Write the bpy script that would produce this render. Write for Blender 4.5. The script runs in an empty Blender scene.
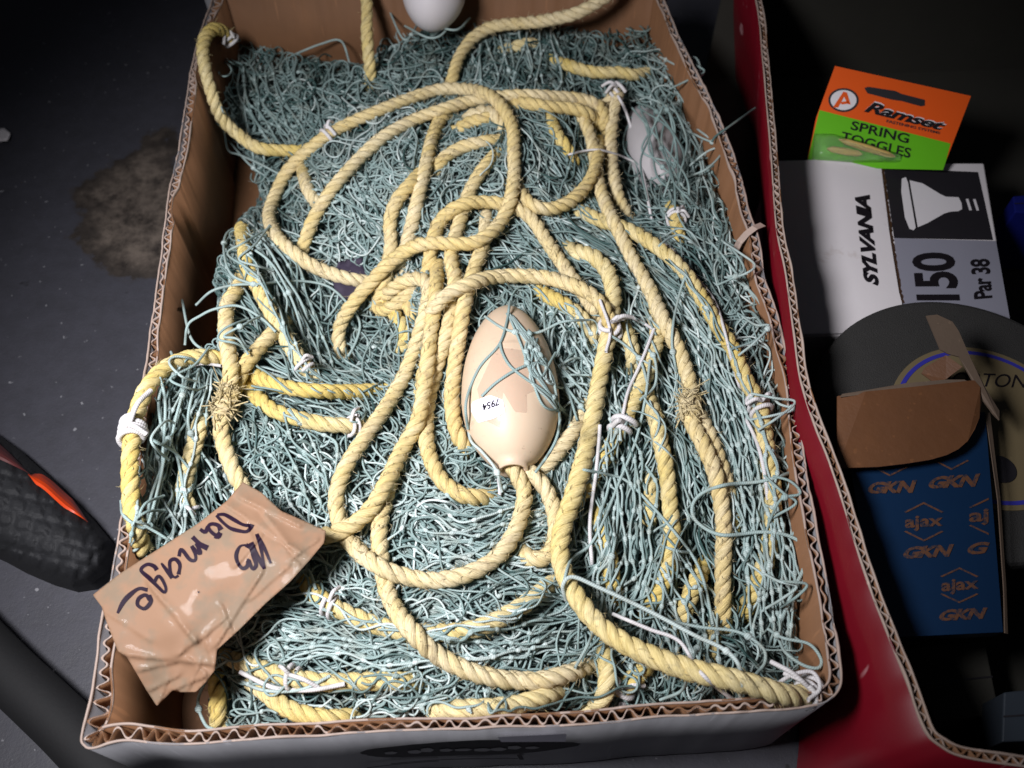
import bpy, math, random
import numpy as np
from mathutils import Vector, geometry

rng = np.random.default_rng(7)
random.seed(7)
S = bpy.context.scene
COL = S.collection

# ------------------------------------------------------------------ camera
CAM_H = 0.65
FPX = 910.0
PITCH = math.radians(57.9)
cam_d = bpy.data.cameras.new("camera")
cam = bpy.data.objects.new("camera", cam_d)
COL.objects.link(cam)
cam.location = (0, 0, CAM_H)
cam.rotation_euler = (math.pi / 2 - PITCH, 0, 0)
cam_d.sensor_width = 36.0
cam_d.lens = 36.0 * FPX / 1024.0
cam_d.clip_start = 0.01
cam_d.clip_end = 50
cam_d.dof.use_dof = True
cam_d.dof.focus_distance = 0.60
cam_d.dof.aperture_fstop = 7.0
S.camera = cam

# ------------------------------------------------------------------ world + lamp
W = bpy.data.worlds.new("World")
S.world = W
W.use_nodes = True
W.node_tree.nodes["Background"].inputs[0].default_value = (0.75, 0.82, 1.0, 1)
W.node_tree.nodes["Background"].inputs[1].default_value = 0.018
LAMP_POS = (-0.30, 0.11, 0.72)
ld = bpy.data.lights.new("work_lamp", 'SPOT')
ld.energy = 42
ld.color = (0.985, 0.97, 1.0)
ld.shadow_soft_size = 0.085
ld.spot_size = math.radians(80)
ld.spot_blend = 1.0
lo = bpy.data.objects.new("work_lamp", ld)
COL.objects.link(lo)
lo.location = LAMP_POS
lo.rotation_euler = (Vector((-0.10, 0.32, 0.12)) - Vector(LAMP_POS)).to_track_quat('-Z', 'Y').to_euler()

S.view_settings.view_transform = 'Standard'
S.view_settings.look = 'None'
S.view_settings.exposure = 0.0
S.view_settings.gamma = 1.0
S.render.engine = 'CYCLES'
S.cycles.max_bounces = 6

# ------------------------------------------------------------------ projection helpers
sp, cp = math.sin(PITCH), math.cos(PITCH)
FWD = np.array([0, cp, -sp]); DWN = np.array([0, -sp, -cp]); RGT = np.array([1.0, 0, 0])
CP = np.array([0, 0, CAM_H])

def rays(px, py):
    px = np.asarray(px, float); py = np.asarray(py, float)
    u = (px - 512) / FPX; v = (py - 384) / FPX
    return FWD + u[..., None] * RGT + v[..., None] * DWN

def P(px, py, z):
    """point at height z seen at this place of the picture"""
    d = rays(px, py)
    t = (np.asarray(z, float) - CAM_H) / d[..., 2]
    return CP + t[..., None] * d

def PV(px, py, z):
    return P(np.array(px, float), np.array(py, float), z)

class Plane:
    def __init__(s, a, b, c):
        s.o = np.array(a, float)
        n = np.cross(np.array(b) - a, np.array(c) - a); n /= np.linalg.norm(n)
        if n @ (CP - s.o) < 0: n = -n
        s.n = n
    def at(s, px, py, off=0.0):
        d = rays(px, py)
        t = ((s.o + s.n * off - CP) @ s.n) / (d @ s.n)
        return CP + t[..., None] * d

# ------------------------------------------------------------------ object helpers
def tag(o, label=None, cat=None, group=None, kind=None):
    if label: o["label"] = label
    if cat: o["category"] = cat
    if group: o["group"] = group
    if kind: o["kind"] = kind
    return o

def empty(name, loc=(0, 0, 0)):
    o = bpy.data.objects.new(name, None)
    o.empty_display_size = 0.02
    COL.objects.link(o)
    o.location = loc
    return o

def mesh_np(name, V, faces_quads=None, mat=None, parent=None, uv=None, tint=None, smooth=True, tris=None):
    me = bpy.data.meshes.new(name)
    V = np.asarray(V, np.float32)
    off = np.zeros(3)
    if parent is not None:
        off = np.array(parent.matrix_basis.translation)
        V = V - off.astype(np.float32)
    me.vertices.add(len(V)); me.vertices.foreach_set("co", V.ravel())
    nq = 0 if faces_quads is None else len(faces_quads)
    nt = 0 if tris is None else len(tris)
    idx = []
    if nq: idx.append(np.asarray(faces_quads, np.int32).ravel())
    if nt: idx.append(np.asarray(tris, np.int32).ravel())
    idx = np.concatenate(idx)
    starts = np.concatenate([np.arange(nq) * 4, nq * 4 + np.arange(nt) * 3]).astype(np.int32)
    me.loops.add(len(idx)); me.loops.foreach_set("vertex_index", idx)
    me.polygons.add(nq + nt); me.polygons.foreach_set("loop_start", starts)
    if smooth: me.polygons.foreach_set("use_smooth", np.ones(nq + nt, bool))
    if uv is not None:
        l = me.uv_layers.new(name="UVMap"); l.data.foreach_set("uv", np.asarray(uv, np.float32).ravel())
    if tint is not None:
        a = me.attributes.new("tint", 'FLOAT', 'POINT'); a.data.foreach_set("value", np.asarray(tint, np.float32))
    me.update(calc_edges=True); me.validate()
    o = bpy.data.objects.new(name, me)
    COL.objects.link(o)
    if mat: me.materials.append(mat)
    if parent is not None: o.parent = parent
    return o

class MB:
    """collects faces, builds ONE mesh"""
    def __init__(s): s.v = []; s.f = []
    def add(s, V, F):
        b = len(s.v); s.v += [tuple(map(float, p)) for p in V]; s.f += [tuple(i + b for i in f) for f in F]
    def box(s, c8):
        s.add(c8, [(0, 3, 2, 1), (4, 5, 6, 7), (0, 1, 5, 4), (1, 2, 6, 5), (2, 3, 7, 6), (3, 0, 4, 7)])
    def prism(s, bottom, top):
        n = len(bottom)
        s.add(list(bottom) + list(top), [tuple(range(n))[::-1], tuple(range(n, 2 * n))] +
              [(i, (i + 1) % n, n + (i + 1) % n, n + i) for i in range(n)])
    def strip(s, A, B):
        n = len(A)
        s.add(list(A) + list(B), [(i, i + 1, n + i + 1, n + i) for i in range(n - 1)])
    def build(s, name, mat, parent=None, smooth=False, bevel=0, solid=0):
        me = bpy.data.meshes.new(name)
        off = Vector((0, 0, 0)) if parent is None else parent.matrix_basis.translation
        me.from_pydata([tuple(Vector(v) - off) for v in s.v], [], s.f)
        if smooth:
            for p in me.polygons: p.use_smooth = True
        me.update()
        o = bpy.data.objects.new(name, me); COL.objects.link(o)
        me.materials.append(mat)
        if parent is not None: o.parent = parent
        if solid:
            m = o.modifiers.new("solid", 'SOLIDIFY'); m.thickness = solid; m.offset = -1
        if bevel:
            m = o.modifiers.new("bevel", 'BEVEL'); m.width = bevel; m.segments = 2; m.limit_method = 'ANGLE'
        return o

def smoothpath(pts, n_per=14):
    """Catmull-Rom through the points (any dimension)"""
    p = np.asarray(pts, float)
    if len(p) < 3:
        t = np.linspace(0, 1, n_per + 1)[:, None]
        return p[0] * (1 - t) + p[-1] * t
    q = np.vstack([2 * p[0] - p[1], p, 2 * p[-1] - p[-2]])
    out = []
    t = np.linspace(0, 1, n_per, endpoint=False)[:, None]
    for i in range(1, len(q) - 2):
        a, b, c, d = q[i - 1], q[i], q[i + 1], q[i + 2]
        out.append(0.5 * (2 * b + (c - a) * t + (2 * a - 5 * b + 4 * c - d) * t ** 2 + (3 * b - a - 3 * c + d) * t ** 3))
    out.append(q[-2][None])
    return np.vstack(out)

def resample(p, step):
    p = np.asarray(p, float)
    seg = np.linalg.norm(np.diff(p, axis=0), axis=1)
    s = np.concatenate([[0], np.cumsum(seg)])
    n = max(2, int(round(s[-1] / step)) + 1)
    t = np.linspace(0, s[-1], n)
    return np.stack([np.interp(t, s, p[:, k]) for k in range(p.shape[1])], 1)

def gsmooth(a, sig):
    if sig <= 0: return a
    r = int(3 * sig) + 1
    k = np.exp(-0.5 * (np.arange(-r, r + 1) / sig) ** 2); k /= k.sum()
    return np.convolve(np.pad(a, r, mode='edge'), k, mode='valid')

def frames(p):
    T = np.gradient(p, axis=0); T /= np.linalg.norm(T, axis=1, keepdims=True) + 1e-12
    N = np.zeros_like(T)
    ref = np.array([0, 0, 1.0]) if abs(T[0, 2]) < 0.9 else np.array([1.0, 0, 0])
    n = np.cross(T[0], ref); n /= np.linalg.norm(n)
    N[0] = n
    for i in range(1, len(p)):
        n = n - T[i] * (n @ T[i]); n /= np.linalg.norm(n) + 1e-12
        N[i] = n
    return T, N, np.cross(T, N)

class Tubes:
    """many tubes gathered into one mesh, uv = (around, metres along)"""
    def __init__(s): s.V = []; s.Q = []; s.U = []; s.T = []; s.n = 0
    def add(s, p, r, sides=6, tint=0.5, cap=True):
        p = np.asarray(p, float)
        if len(p) < 2: return
        T, N, B = frames(p)
        r = np.broadcast_to(np.asarray(r, float), (len(p),))
        a = np.arange(sides) * 2 * math.pi / sides
        ring = p[:, None] + r[:, None, None] * (np.cos(a)[None, :, None] * N[:, None] + np.sin(a)[None, :, None] * B[:, None])
        s.push(ring, p, tint)
    def push(s, ring, p, tint):
        M, sd = ring.shape[:2]
        i = np.arange(M - 1)[:, None] * sd; j = np.arange(sd)[None]; j2 = (j + 1) % sd
        q = np.stack([i + j, i + j2, i + sd + j2, i + sd + j], -1).reshape(-1, 4)
        L = np.concatenate([[0], np.cumsum(np.linalg.norm(np.diff(p, axis=0), axis=1))])
        jj = np.broadcast_to(j, (M - 1, sd)); l0 = np.broadcast_to(L[:-1, None], (M - 1, sd)); l1 = np.broadcast_to(L[1:, None], (M - 1, sd))
        u = np.stack([np.stack([jj / sd, l0], -1), np.stack([(jj + 1) / sd, l0], -1),
                      np.stack([(jj + 1) / sd, l1], -1), np.stack([jj / sd, l1], -1)], 2).reshape(-1, 2)
        s.V.append(ring.reshape(-1, 3)); s.Q.append(q + s.n); s.U.append(u)
        s.T.append(np.broadcast_to(np.asarray(tint, float), (M * sd,)))
        s.n += M * sd
    def build(s, name, mat, parent=None):
        return mesh_np(name, np.vstack(s.V), np.vstack(s.Q), mat, parent, np.vstack(s.U), np.concatenate(s.T))

# ------------------------------------------------------------------ materials
class NT:
    def __init__(s, name):
        s.m = bpy.data.materials.new(name); s.m.use_nodes = True
        s.t = s.m.node_tree; s.n = s.t.nodes; s.l = s.t.links
        s.b = s.n["Principled BSDF"]
    def node(s, t, **k):
        n = s.n.new(t)
        for a, v in k.items(): setattr(n, a, v)
        return n
    def link(s, a, b): s.l.new(a, b)
    def noise(s, vec, scale, detail=5, rough=0.6):
        n = s.node("ShaderNodeTexNoise"); n.inputs["Scale"].default_value = scale
        n.inputs["Detail"].default_value = detail; n.inputs["Roughness"].default_value = rough
        if vec is not None: s.link(vec, n.inputs["Vector"])
        return n.outputs["Fac"]
    def ramp(s, fac, stops):
        r = s.node("ShaderNodeValToRGB"); e = r.color_ramp.elements
        while len(e) < len(stops): e.new(0.5)
        for x, (p, c) in zip(e, stops):
            x.position = p; x.color = (*c, 1) if len(c) == 3 else c
        s.link(fac, r.inputs[0]); return r.outputs[0]
    def mix(s, fac, a, b, mode='MIX'):
        m = s.node("ShaderNodeMix", data_type='RGBA', blend_type=mode)
        for x, k in ((fac, 0), (a, 6), (b, 7)):
            if hasattr(x, "links"): s.link(x, m.inputs[k])
            else: m.inputs[k].default_value = x if k == 0 else (*x, 1)
        return m.outputs[2]
    def math(s, op, a, b=0.0):
        m = s.node("ShaderNodeMath", operation=op)
        for x, k in ((a, 0), (b, 1)):
            if hasattr(x, "links"): s.link(x, m.inputs[k])
            else: m.inputs[k].default_value = x
        return m.outputs[0]
    def map(s, vec, scale=(1, 1, 1), loc=(0, 0, 0), rot=(0, 0, 0)):
        m = s.node("ShaderNodeMapping"); m.inputs["Scale"].default_value = scale
        m.inputs["Location"].default_value = loc; m.inputs["Rotation"].default_value = rot
        s.link(vec, m.inputs["Vector"]); return m.outputs[0]
    def bump(s, h, strength=0.3, dist=0.001):
        b = s.node("ShaderNodeBump"); b.inputs["Strength"].default_value = strength; b.inputs["Distance"].default_value = dist
        s.link(h, b.inputs["Height"]); s.link(b.outputs[0], s.b.inputs["Normal"])
    def coord(s, k="Object"): return s.node("ShaderNodeTexCoord").outputs[k]
    def uv(s): return s.node("ShaderNodeUVMap").outputs[0]
    def attr(s, name): return s.node("ShaderNodeAttribute", attribute_name=name).outputs["Fac"]
    def color(s, c):
        if hasattr(c, "links"): s.link(c, s.b.inputs["Base Color"])
        else: s.b.inputs["Base Color"].default_value = (*c, 1)
    def rough(s, v):
        if hasattr(v, "links"): s.link(v, s.b.inputs["Roughness"])
        else: s.b.inputs["Roughness"].default_value = v

def simple(name, c, rough=0.6, var=0.15, scale=60, bump=0.15, dist=0.0006, dirt=None, coat=0):
    k = NT(name); v = k.coord()
    n = k.noise(v, scale); n2 = k.noise(v, scale * 0.17, 4)
    lo_ = tuple(x * (1 - var) for x in c); hi = tuple(min(1, x * (1 + var)) for x in c)
    col = k.mix(n2, lo_, hi)
    col = k.mix(k.math('MULTIPLY', n, 0.35), col, tuple(x * (1 - 1.6 * var) if var < .6 else 0 for x in c))
    if dirt:
        d = k.ramp(k.noise(v, scale * 0.5, 6, 0.7), [(0.60, (0, 0, 0)), (0.72, (1, 1, 1))])
        col = k.mix(k.math('MULTIPLY', d, 0.55), col, dirt)
    k.color(col); k.rough(rough)
    if coat: k.b.inputs["Coat Weight"].default_value = coat; k.b.inputs["Coat Roughness"].default_value = 0.15
    k.bump(k.noise(v, scale * 4, 4), bump, dist)
    return k.m

def rope_mat(name, pale, deep, dirt):
    k = NT(name); uv = k.uv(); t = k.attr("tint")
    f = k.noise(k.map(uv, (34, 130, 1)), 1.0, 4, 0.65)
    f2 = k.noise(k.map(k.coord(), (1, 1, 1)), 38, 4)
    fac = k.math('ADD', k.math('MULTIPLY', f2, 0.9), k.math('SUBTRACT', k.math('MULTIPLY', t, 0.7), 0.42))
    c = k.ramp(fac, [(0.12, deep), (0.62, pale)])
    c = k.mix(k.ramp(f, [(0.34, (0.80,) * 3), (0.58, (0, 0, 0))]), c, tuple(x * 0.55 for x in deep))
    d = k.ramp(k.noise(k.coord(), 95, 5, 0.7), [(0.55, (0, 0, 0)), (0.70, (0.6,) * 3)])
    c = k.mix(d, c, dirt)
    k.color(c); k.rough(0.62)
    k.b.inputs["Specular IOR Level"].default_value = 0.35
    k.bump(f, 0.9, 0.0012)
    return k.m

def twine_mat(name, a, b, c2):
    k = NT(name); uv = k.uv(); t = k.attr("tint")
    sep = k.node("ShaderNodeSeparateXYZ"); k.link(uv, sep.inputs[0])
    ph = k.math('ADD', k.math('MULTIPLY', sep.outputs[0], 12.566), k.math('MULTIPLY', sep.outputs[1], 4200.0))
    w = k.math('ADD', k.math('MULTIPLY', k.math('SINE', ph), 0.5), 0.5)
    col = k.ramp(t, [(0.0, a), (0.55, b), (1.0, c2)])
    dirt = k.ramp(k.noise(k.coord(), 70, 4), [(0.5, (0, 0, 0)), (0.75, (0.55,) * 3)])
    col = k.mix(dirt, col, (0.33, 0.33, 0.28))
    col = k.mix(k.math('MULTIPLY', k.math('SUBTRACT', 1.0, w), 0.30), col, tuple(x * 0.35 for x in a))
    k.color(col); k.rough(0.75); k.b.inputs["Specular IOR Level"].default_value = 0.2
    k.bump(w, 0.3, 0.0005)
    return k.m

M = {}
M['rope'] = rope_mat("straw_rope", (0.84, 0.72, 0.47), (0.77, 0.60, 0.26), (0.34, 0.25, 0.15))
M['yrope'] = rope_mat("yellow_rope", (0.83, 0.71, 0.41), (0.76, 0.58, 0.18), (0.25, 0.22, 0.13))
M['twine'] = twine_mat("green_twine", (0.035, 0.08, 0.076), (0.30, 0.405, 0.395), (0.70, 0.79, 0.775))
M['white_twine'] = twine_mat("white_twine", (0.60, 0.58, 0.60), (0.64, 0.62, 0.63), (0.78, 0.76, 0.78))
M['under'] = simple("net_gap_shade", (0.035, 0.055, 0.052), 0.9, 0.4, 200, 0.8, 0.003)  # near-black colour carries the shade in the net's gaps

def card_mat(name, c, stain, rough=0.75, fibre=0.25):
    k = NT(name); v = k.coord()
    n = k.noise(k.map(v, (18, 18, 3)), 4, 6, 0.6); n2 = k.noise(v, 9, 4)
    f = k.noise(k.map(v, (1, 1, 6)), 260, 3)
    col = k.mix(n, tuple(x * 0.78 for x in c), tuple(x * 1.18 for x in c))
    col = k.mix(k.ramp(n2, [(0.45, (0, 0, 0)), (0.7, (0.7,) * 3)]), col, stain)
    col = k.mix(k.math('MULTIPLY', f, fibre), col, tuple(x * 0.6 for x in c))
    sc = k.ramp(k.noise(k.map(v, (60, 60, 5), rot=(0.3, 0.5, 0.2)), 3, 2, 0.4), [(0.68, (0, 0, 0)), (0.72, (0.35,) * 3)])
    col = k.mix(sc, col, tuple(min(1, x * 1.6) for x in c))
    k.color(col); k.rough(rough); k.bump(k.math('ADD', f, k.math('MULTIPLY', n, 2.0)), 0.25, 0.0006)
    return k.m
M['kraft'] = card_mat("kraft_cardboard", (0.205, 0.096, 0.042), (0.145, 0.066, 0.028))
M['kraft_edge'] = card_mat("cut_cardboard_edge", (0.40, 0.31, 0.265), (0.28, 0.20, 0.16))
M['grey_print'] = card_mat("grey_printed_board", (0.20, 0.20, 0.215), (0.15, 0.15, 0.16), 0.5, 0.1)
M['red_print'] = None
k = NT("red_printed_board"); v = k.coord()
scr = k.ramp(k.noise(k.map(v, (110, 12, 4), rot=(0, 0.2, 0)), 2.2, 3, 0.5), [(0.655, (0, 0, 0)), (0.70, (0.7,) * 3)])
msk = k.ramp(k.noise(v, 10, 3), [(0.46, (0, 0, 0)), (0.56, (1,) * 3)])
col = k.mix(k.noise(v, 16, 5), (0.11, 0.0015, 0.007), (0.16, 0.003, 0.010))
col = k.mix(k.math('MULTIPLY', scr, msk), col, (0.50, 0.28, 0.30))
k.color(col); k.rough(0.38); k.bump(k.noise(v, 500, 3), 0.08, 0.0004); M['red_print'] = k.m
M['flap_brown'] = card_mat("brown_flap_board", (0.125, 0.05, 0.018), (0.095, 0.038, 0.015), 0.55, 0.12)
M['grey_board'] = card_mat("grey_pulp_board", (0.125, 0.085, 0.058), (0.10, 0.07, 0.05))
M['ink'] = simple("black_ink", (0.010, 0.008, 0.011), 0.65, 0.2, 300, 0.05)
M['marker'] = simple("purple_black_marker", (0.014, 0.005, 0.017), 0.5, 0.5, 260, 0.05)
M['white_card'] = simple("soiled_white_card", (0.74, 0.70, 0.72), 0.5, 0.08, 40, 0.12, 0.0005, dirt=(0.40, 0.31, 0.26))
M['grey_card'] = simple("grey_panel_print", (0.27, 0.27, 0.33), 0.5, 0.1, 50, 0.1)
M['black_print'] = simple("black_panel_print", (0.018, 0.016, 0.02), 0.45, 0.25, 120, 0.1)
M['orange_card'] = simple("orange_card", (0.78, 0.10, 0.008), 0.35, 0.06, 60, 0.05)
M['green_card'] = simple("green_card", (0.12, 0.46, 0.010), 0.35, 0.08, 60, 0.05)
M['logo_white'] = simple("white_logo_print", (0.75, 0.72, 0.75), 0.4, 0.06, 60, 0.05)
M['blue_card'] = simple("blue_card", (0.0015, 0.017, 0.055), 0.42, 0.15, 60, 0.08)
k = NT("faded_orange_ink"); v = k.coord()
k.color(k.mix(k.ramp(k.noise(v, 330, 4, .7), [(.46, (0, 0, 0)), (.62, (.85,) * 3)]), (0.105, 0.043, 0.02), (0.006, 0.017, 0.038))); k.rough(.55); M['orange_ink'] = k.m
M['cream'] = simple("cream_paper_label", (0.15, 0.115, 0.06), 0.6, 0.15, 60, 0.1, dirt=(0.25, 0.19, 0.10))
M['blue_ink'] = simple("blue_ring_ink", (0.03, 0.03, 0.30), 0.5, 0.2, 100, 0.05)
M['abrasive'] = simple("grey_abrasive", (0.027, 0.026, 0.025), 0.85, 0.25, 260, 0.7, 0.0012)
M['dark_card'] = simple("dusty_and_shaded_card", (0.03, 0.028, 0.022), 0.8, 0.3, 40, 0.2)  # near black also paints shade onto the red carton's far wall and base
M['bluegrey'] = simple("blue_grey_plastic", (0.03, 0.038, 0.05), 0.4, 0.2, 50, 0.1)
M['blue_plastic'] = simple("blue_plastic", (0.006, 0.01, 0.14), 0.4, 0.2, 60, 0.1)
M['black_rubber'] = simple("black_rubber", (0.004, 0.004, 0.005), 0.8, 0.3, 80, 0.3, 0.0006)
M['shoe_black'] = simple("black_shoe_fabric", (0.009, 0.0095, 0.012), 0.75, 0.4, 150, 0.6, 0.0008, dirt=(0.035, 0.035, 0.035))
M['orange_trim'] = simple("orange_trim", (0.62, 0.055, 0.008), 0.35, 0.2, 70, 0.1)
M['grey_trim'] = simple("dull_red_trim", (0.10, 0.025, 0.025), 0.5, 0.2, 70, 0.1)
M['brass'] = simple("brass_toggle", (0.65, 0.45, 0.15), 0.3, 0.1, 60, 0.05)
M['purple_cloth'] = simple("dark_purple_cloth", (0.035, 0.025, 0.05), 0.8, 0.3, 90, 0.4)
M['marker'].node_tree.nodes['Principled BSDF'].inputs['Specular IOR Level'].default_value = 0.12
M['ink'].node_tree.nodes['Principled BSDF'].inputs['Specular IOR Level'].default_value = 0.15
M['sticker'] = simple("white_sticker", (0.74, 0.72, 0.84), 0.4, 0.04, 60, 0.05)

k = NT("peach_float_plastic"); v = k.coord()
zz = k.noise(v, 28, 4)
col = k.mix(zz, (0.60, 0.445, 0.32), (0.66, 0.53, 0.39))
col = k.mix(k.ramp(k.noise(v, 240, 2), [(0.70, (0, 0, 0)), (0.76, (0.5,) * 3)]), col, (0.30, 0.20, 0.14))
sm = k.ramp(k.noise(k.map(v, (14, 90, 40), rot=(.4, .2, .9)), 1.5, 4, .6), [(.60, (0, 0, 0)), (.68, (.35,) * 3)])
col = k.mix(sm, col, (.42, .30, .21))
k.color(col); k.rough(0.48); k.b.inputs["Subsurface Weight"].default_value = 0.12
k.b.inputs["Subsurface Radius"].default_value = (0.006, 0.003, 0.002); k.bump(k.noise(v, 60, 3), 0.06, 0.001); M['float'] = k.m
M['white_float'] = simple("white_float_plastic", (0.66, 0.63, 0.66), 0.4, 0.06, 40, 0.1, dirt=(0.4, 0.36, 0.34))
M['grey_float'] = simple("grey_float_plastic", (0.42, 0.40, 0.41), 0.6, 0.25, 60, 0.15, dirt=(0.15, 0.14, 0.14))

k = NT("brown_packing_tape"); v = k.coord()
mot = k.ramp(k.noise(v, 55, 3), [(0.47, (0, 0, 0)), (0.64, (0.7,) * 3)])
col = k.mix(k.noise(v, 30, 4), (0.22, 0.128, 0.078), (0.275, 0.165, 0.105))
col = k.mix(mot, col, (0.17, 0.135, 0.095))
k.color(col); k.rough(0.6); k.b.inputs["Specular IOR Level"].default_value = 0.16; k.b.inputs["Coat Weight"].default_value = 0.035; k.b.inputs["Coat Roughness"].default_value = 0.06
k.bump(k.noise(v, 300, 2, 0.4), 0.05, 0.0004); M['tape'] = k.m

k = NT("clear_tape"); k.color((0.55, 0.38, 0.30)); k.rough(0.25)
k.b.inputs["Alpha"].default_value = 0.28; M['clear_tape'] = k.m
k = NT("clear_blister"); k.color((0.95, 1.0, 0.93)); k.rough(0.08); k.b.inputs["Transmission Weight"].default_value = 0.95
k.b.inputs["IOR"].default_value = 1.3; M['blister'] = k.m

# concrete floor with a rough brown patch of its own
k = NT("concrete_floor"); v = k.coord()
n1 = k.noise(v, 7, 6, 0.6); n2 = k.noise(v, 60, 6, 0.7); n3 = k.noise(v, 420, 3, 0.7)
col = k.mix(n1, (0.028, 0.028, 0.036), (0.054, 0.054, 0.069))
col = k.mix(k.ramp(n2, [(.36, (.5,) * 3), (.60, (0, 0, 0))]), col, (0.034, 0.034, 0.040))
spk = k.ramp(k.noise(v, 150, 2, 0.5), [(0.70, (0, 0, 0)), (0.75, (0.6,) * 3)])
col = k.mix(spk, col, (0.30, 0.30, 0.32))
pit = k.ramp(k.noise(k.map(v, loc=(3, 2, 0)), 42, 2, 0.4), [(0.73, (0, 0, 0)), (0.76, (0.9,) * 3)])
col = k.mix(pit, col, (0.012, 0.012, 0.013))
pc = P(np.array(155.), np.array(205.), 0.0)
vm = k.map(v, (1, 0.72, 1), loc=(-pc[0], -pc[1] * 0.72, 0))
ln = k.node("ShaderNodeVectorMath", operation='LENGTH'); k.link(vm, ln.inputs[0])
dd = k.math('ADD', ln.outputs["Value"], k.math('MULTIPLY', k.math('SUBTRACT', k.noise(v, 13, 6, 0.6), 0.5), 0.13))
pm = k.ramp(dd, [(0.064, (1, 1, 1)), (0.067, (0, 0, 0))])
patch = k.mix(k.ramp(k.noise(v, 48, 6, 0.7), [(.36, (0, 0, 0)), (.62, (1,) * 3)]), (0.022, 0.017, 0.014), (0.125, 0.10, 0.082))
patch = k.mix(k.ramp(dd, [(0.040, (0, 0, 0)), (0.060, (.8,) * 3)]), patch, (0.018, 0.014, 0.012))
col = k.mix(pm, col, patch)
k.color(col); k.rough(k.math('ADD', k.math('MULTIPLY', n2, 0.3), 0.42))
k.bump(k.math('ADD', k.math('MULTIPLY', n2, 1.0), k.math('MULTIPLY', n3, 0.5)), 0.3, 0.0015); M['floor'] = k.m

# ------------------------------------------------------------------ the floor
mb = MB(); mb.add([(-3, -2, 0), (3, -2, 0), (3, 4, 0), (-3, 4, 0)], [(0, 1, 2, 3)])
tag(mb.build("floor", M['floor']), kind="structure")

# ------------------------------------------------------------------ the net's cardboard box
RIM = 0.13
rim_px = [(214, -6), (213, 2), (195, 57), (179, 151), (166, 224), (155, 302), (147, 365), (133, 460), (119, 554),
          (103, 632), (94, 695), (82, 735), (84, 746), (94, 749), (128, 741), (179, 745), (268, 740), (360, 732), (448, 727), (560, 724), (649, 719), (708, 716),
          (768, 712), (815, 707), (832, 699), (841, 680), (836, 640), (831, 622), (826, 587), (817, 538), (810, 497), (802, 440), (794, 382), (784, 346), (777, 311),
          (765, 273), (759, 235), (750, 212), (738, 170), (720, 120), (700, 80), (684, 45), (664, 0), (660, -8), (650, -11), (440, -12), (222, -10), (214, -6)]
rp = np.array(rim_px, float)
rim_w = P(rp[:, 0], rp[:, 1], RIM)[:, :2]
loopw = resample(smoothpath(rim_w, 8), 0.0011)
loopw = loopw[:-1]
cen_w = loopw.mean(0)

def loop_normals(L):
    t = np.roll(L, -3, 0) - np.roll(L, 3, 0); t /= np.linalg.norm(t, axis=1, keepdims=True)
    n = np.stack([-t[:, 1], t[:, 0]], 1)
    if ((cen_w - L) * n).sum() < 0: n = -n
    for a in (0, 1): 
        n[:, a] = gsmooth(np.concatenate([n[-40:, a], n[:, a], n[:40, a]]), 5)[40:-40]
    return n / np.linalg.norm(n, axis=1, keepdims=True)

def wnoise(n, sig, amp):
    a = rng.normal(size=n + 1); a = gsmooth(a, sig); a -= a.mean(); return (a / (a.std() + 1e-9) * amp)[:n]

def wall_loop(L, Nn, o0, o1, z0, z1, taper, name, mat, parent, ztop_noise=0.0004, closed=True):
    """a thin board standing along the loop between offsets o0 and o1"""
    n = len(L)
    zt = z1 + wnoise(n, 6, ztop_noise) + wnoise(n, 2, ztop_noise * .5)
    o0 = np.broadcast_to(o0, (n,)); o1 = np.broadcast_to(o1, (n,))
    def ring(o, z, k):
        xy = L + Nn * o[:, None]
        xy = cen_w + (xy - cen_w) * k
        return np.column_stack([xy, np.broadcast_to(z, (n,))])
    rings = [ring(o0, z0, taper), ring(o0, z0 * 0.5 + z1 * .5, (1 + taper) / 2), ring(o0, zt, 1), ring(o1, zt, 1), ring(o1, z0 * 0.5 + z1 * .5, (1 + taper) / 2), ring(o1, z0, taper)]
    V = np.vstack(rings); R = len(rings)
    i = np.arange(n if closed else n - 1); j = (i + 1) % n
    Q = [np.stack([r * n + i, r * n + j, (r + 1) * n + j, (r + 1) * n + i], 1) for r in range(R - 1)]
    return mesh_np(name, V, np.vstack(Q), mat, parent, smooth=False)

box = empty("cardboard_box", (float(cen_w[0]), float(cen_w[1]), 0))
tag(box, "open cardboard carton full of tangled fishing net, standing on the concrete floor", "cardboard box")
LN = loop_normals(loopw)
nL = len(loopw)
wob = wnoise(nL, 30, 0.0007) + wnoise(nL, 7, 0.0003)
THK = 0.0058
sarc = np.arange(nL) * 0.0011
# the left front corner is crushed: the board gapes there
crush = np.exp(-(np.linalg.norm(loopw - P(np.array(110.), np.array(690.), RIM)[:2], axis=1) / 0.07) ** 2)
thk = THK * (1 + 0.65 * crush) + wnoise(nL, 25, 0.0006) + crush * wnoise(nL, 9, .0016) - .0028 * np.clip(wnoise(nL, 14, 1.0) - 1.3, 0, 1.2)
wall_loop(loopw, LN, wob - 0.0006, wob, 0.004, RIM, 0.995, "outer_wall", M['grey_print'], box)
wall_loop(loopw, LN, wob + thk, wob + thk + 0.0007, 0.004, RIM + 0.0006, 0.995, "inner_wall", M['kraft'], box, 0.0006)
ph = 2 * math.pi * sarc / 0.0090 + wnoise(nL, 30, 1.6) + wnoise(nL, 6, 0.6) + crush * wnoise(nL, 8, .9)
wav = np.sin(ph); wav = np.sign(wav) * np.abs(wav) ** 0.8
fo = wob + thk * (0.5 + 0.40 * wav * (1 - .55 * np.clip(wnoise(nL, 10, 1.0), 0, 1)))
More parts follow.
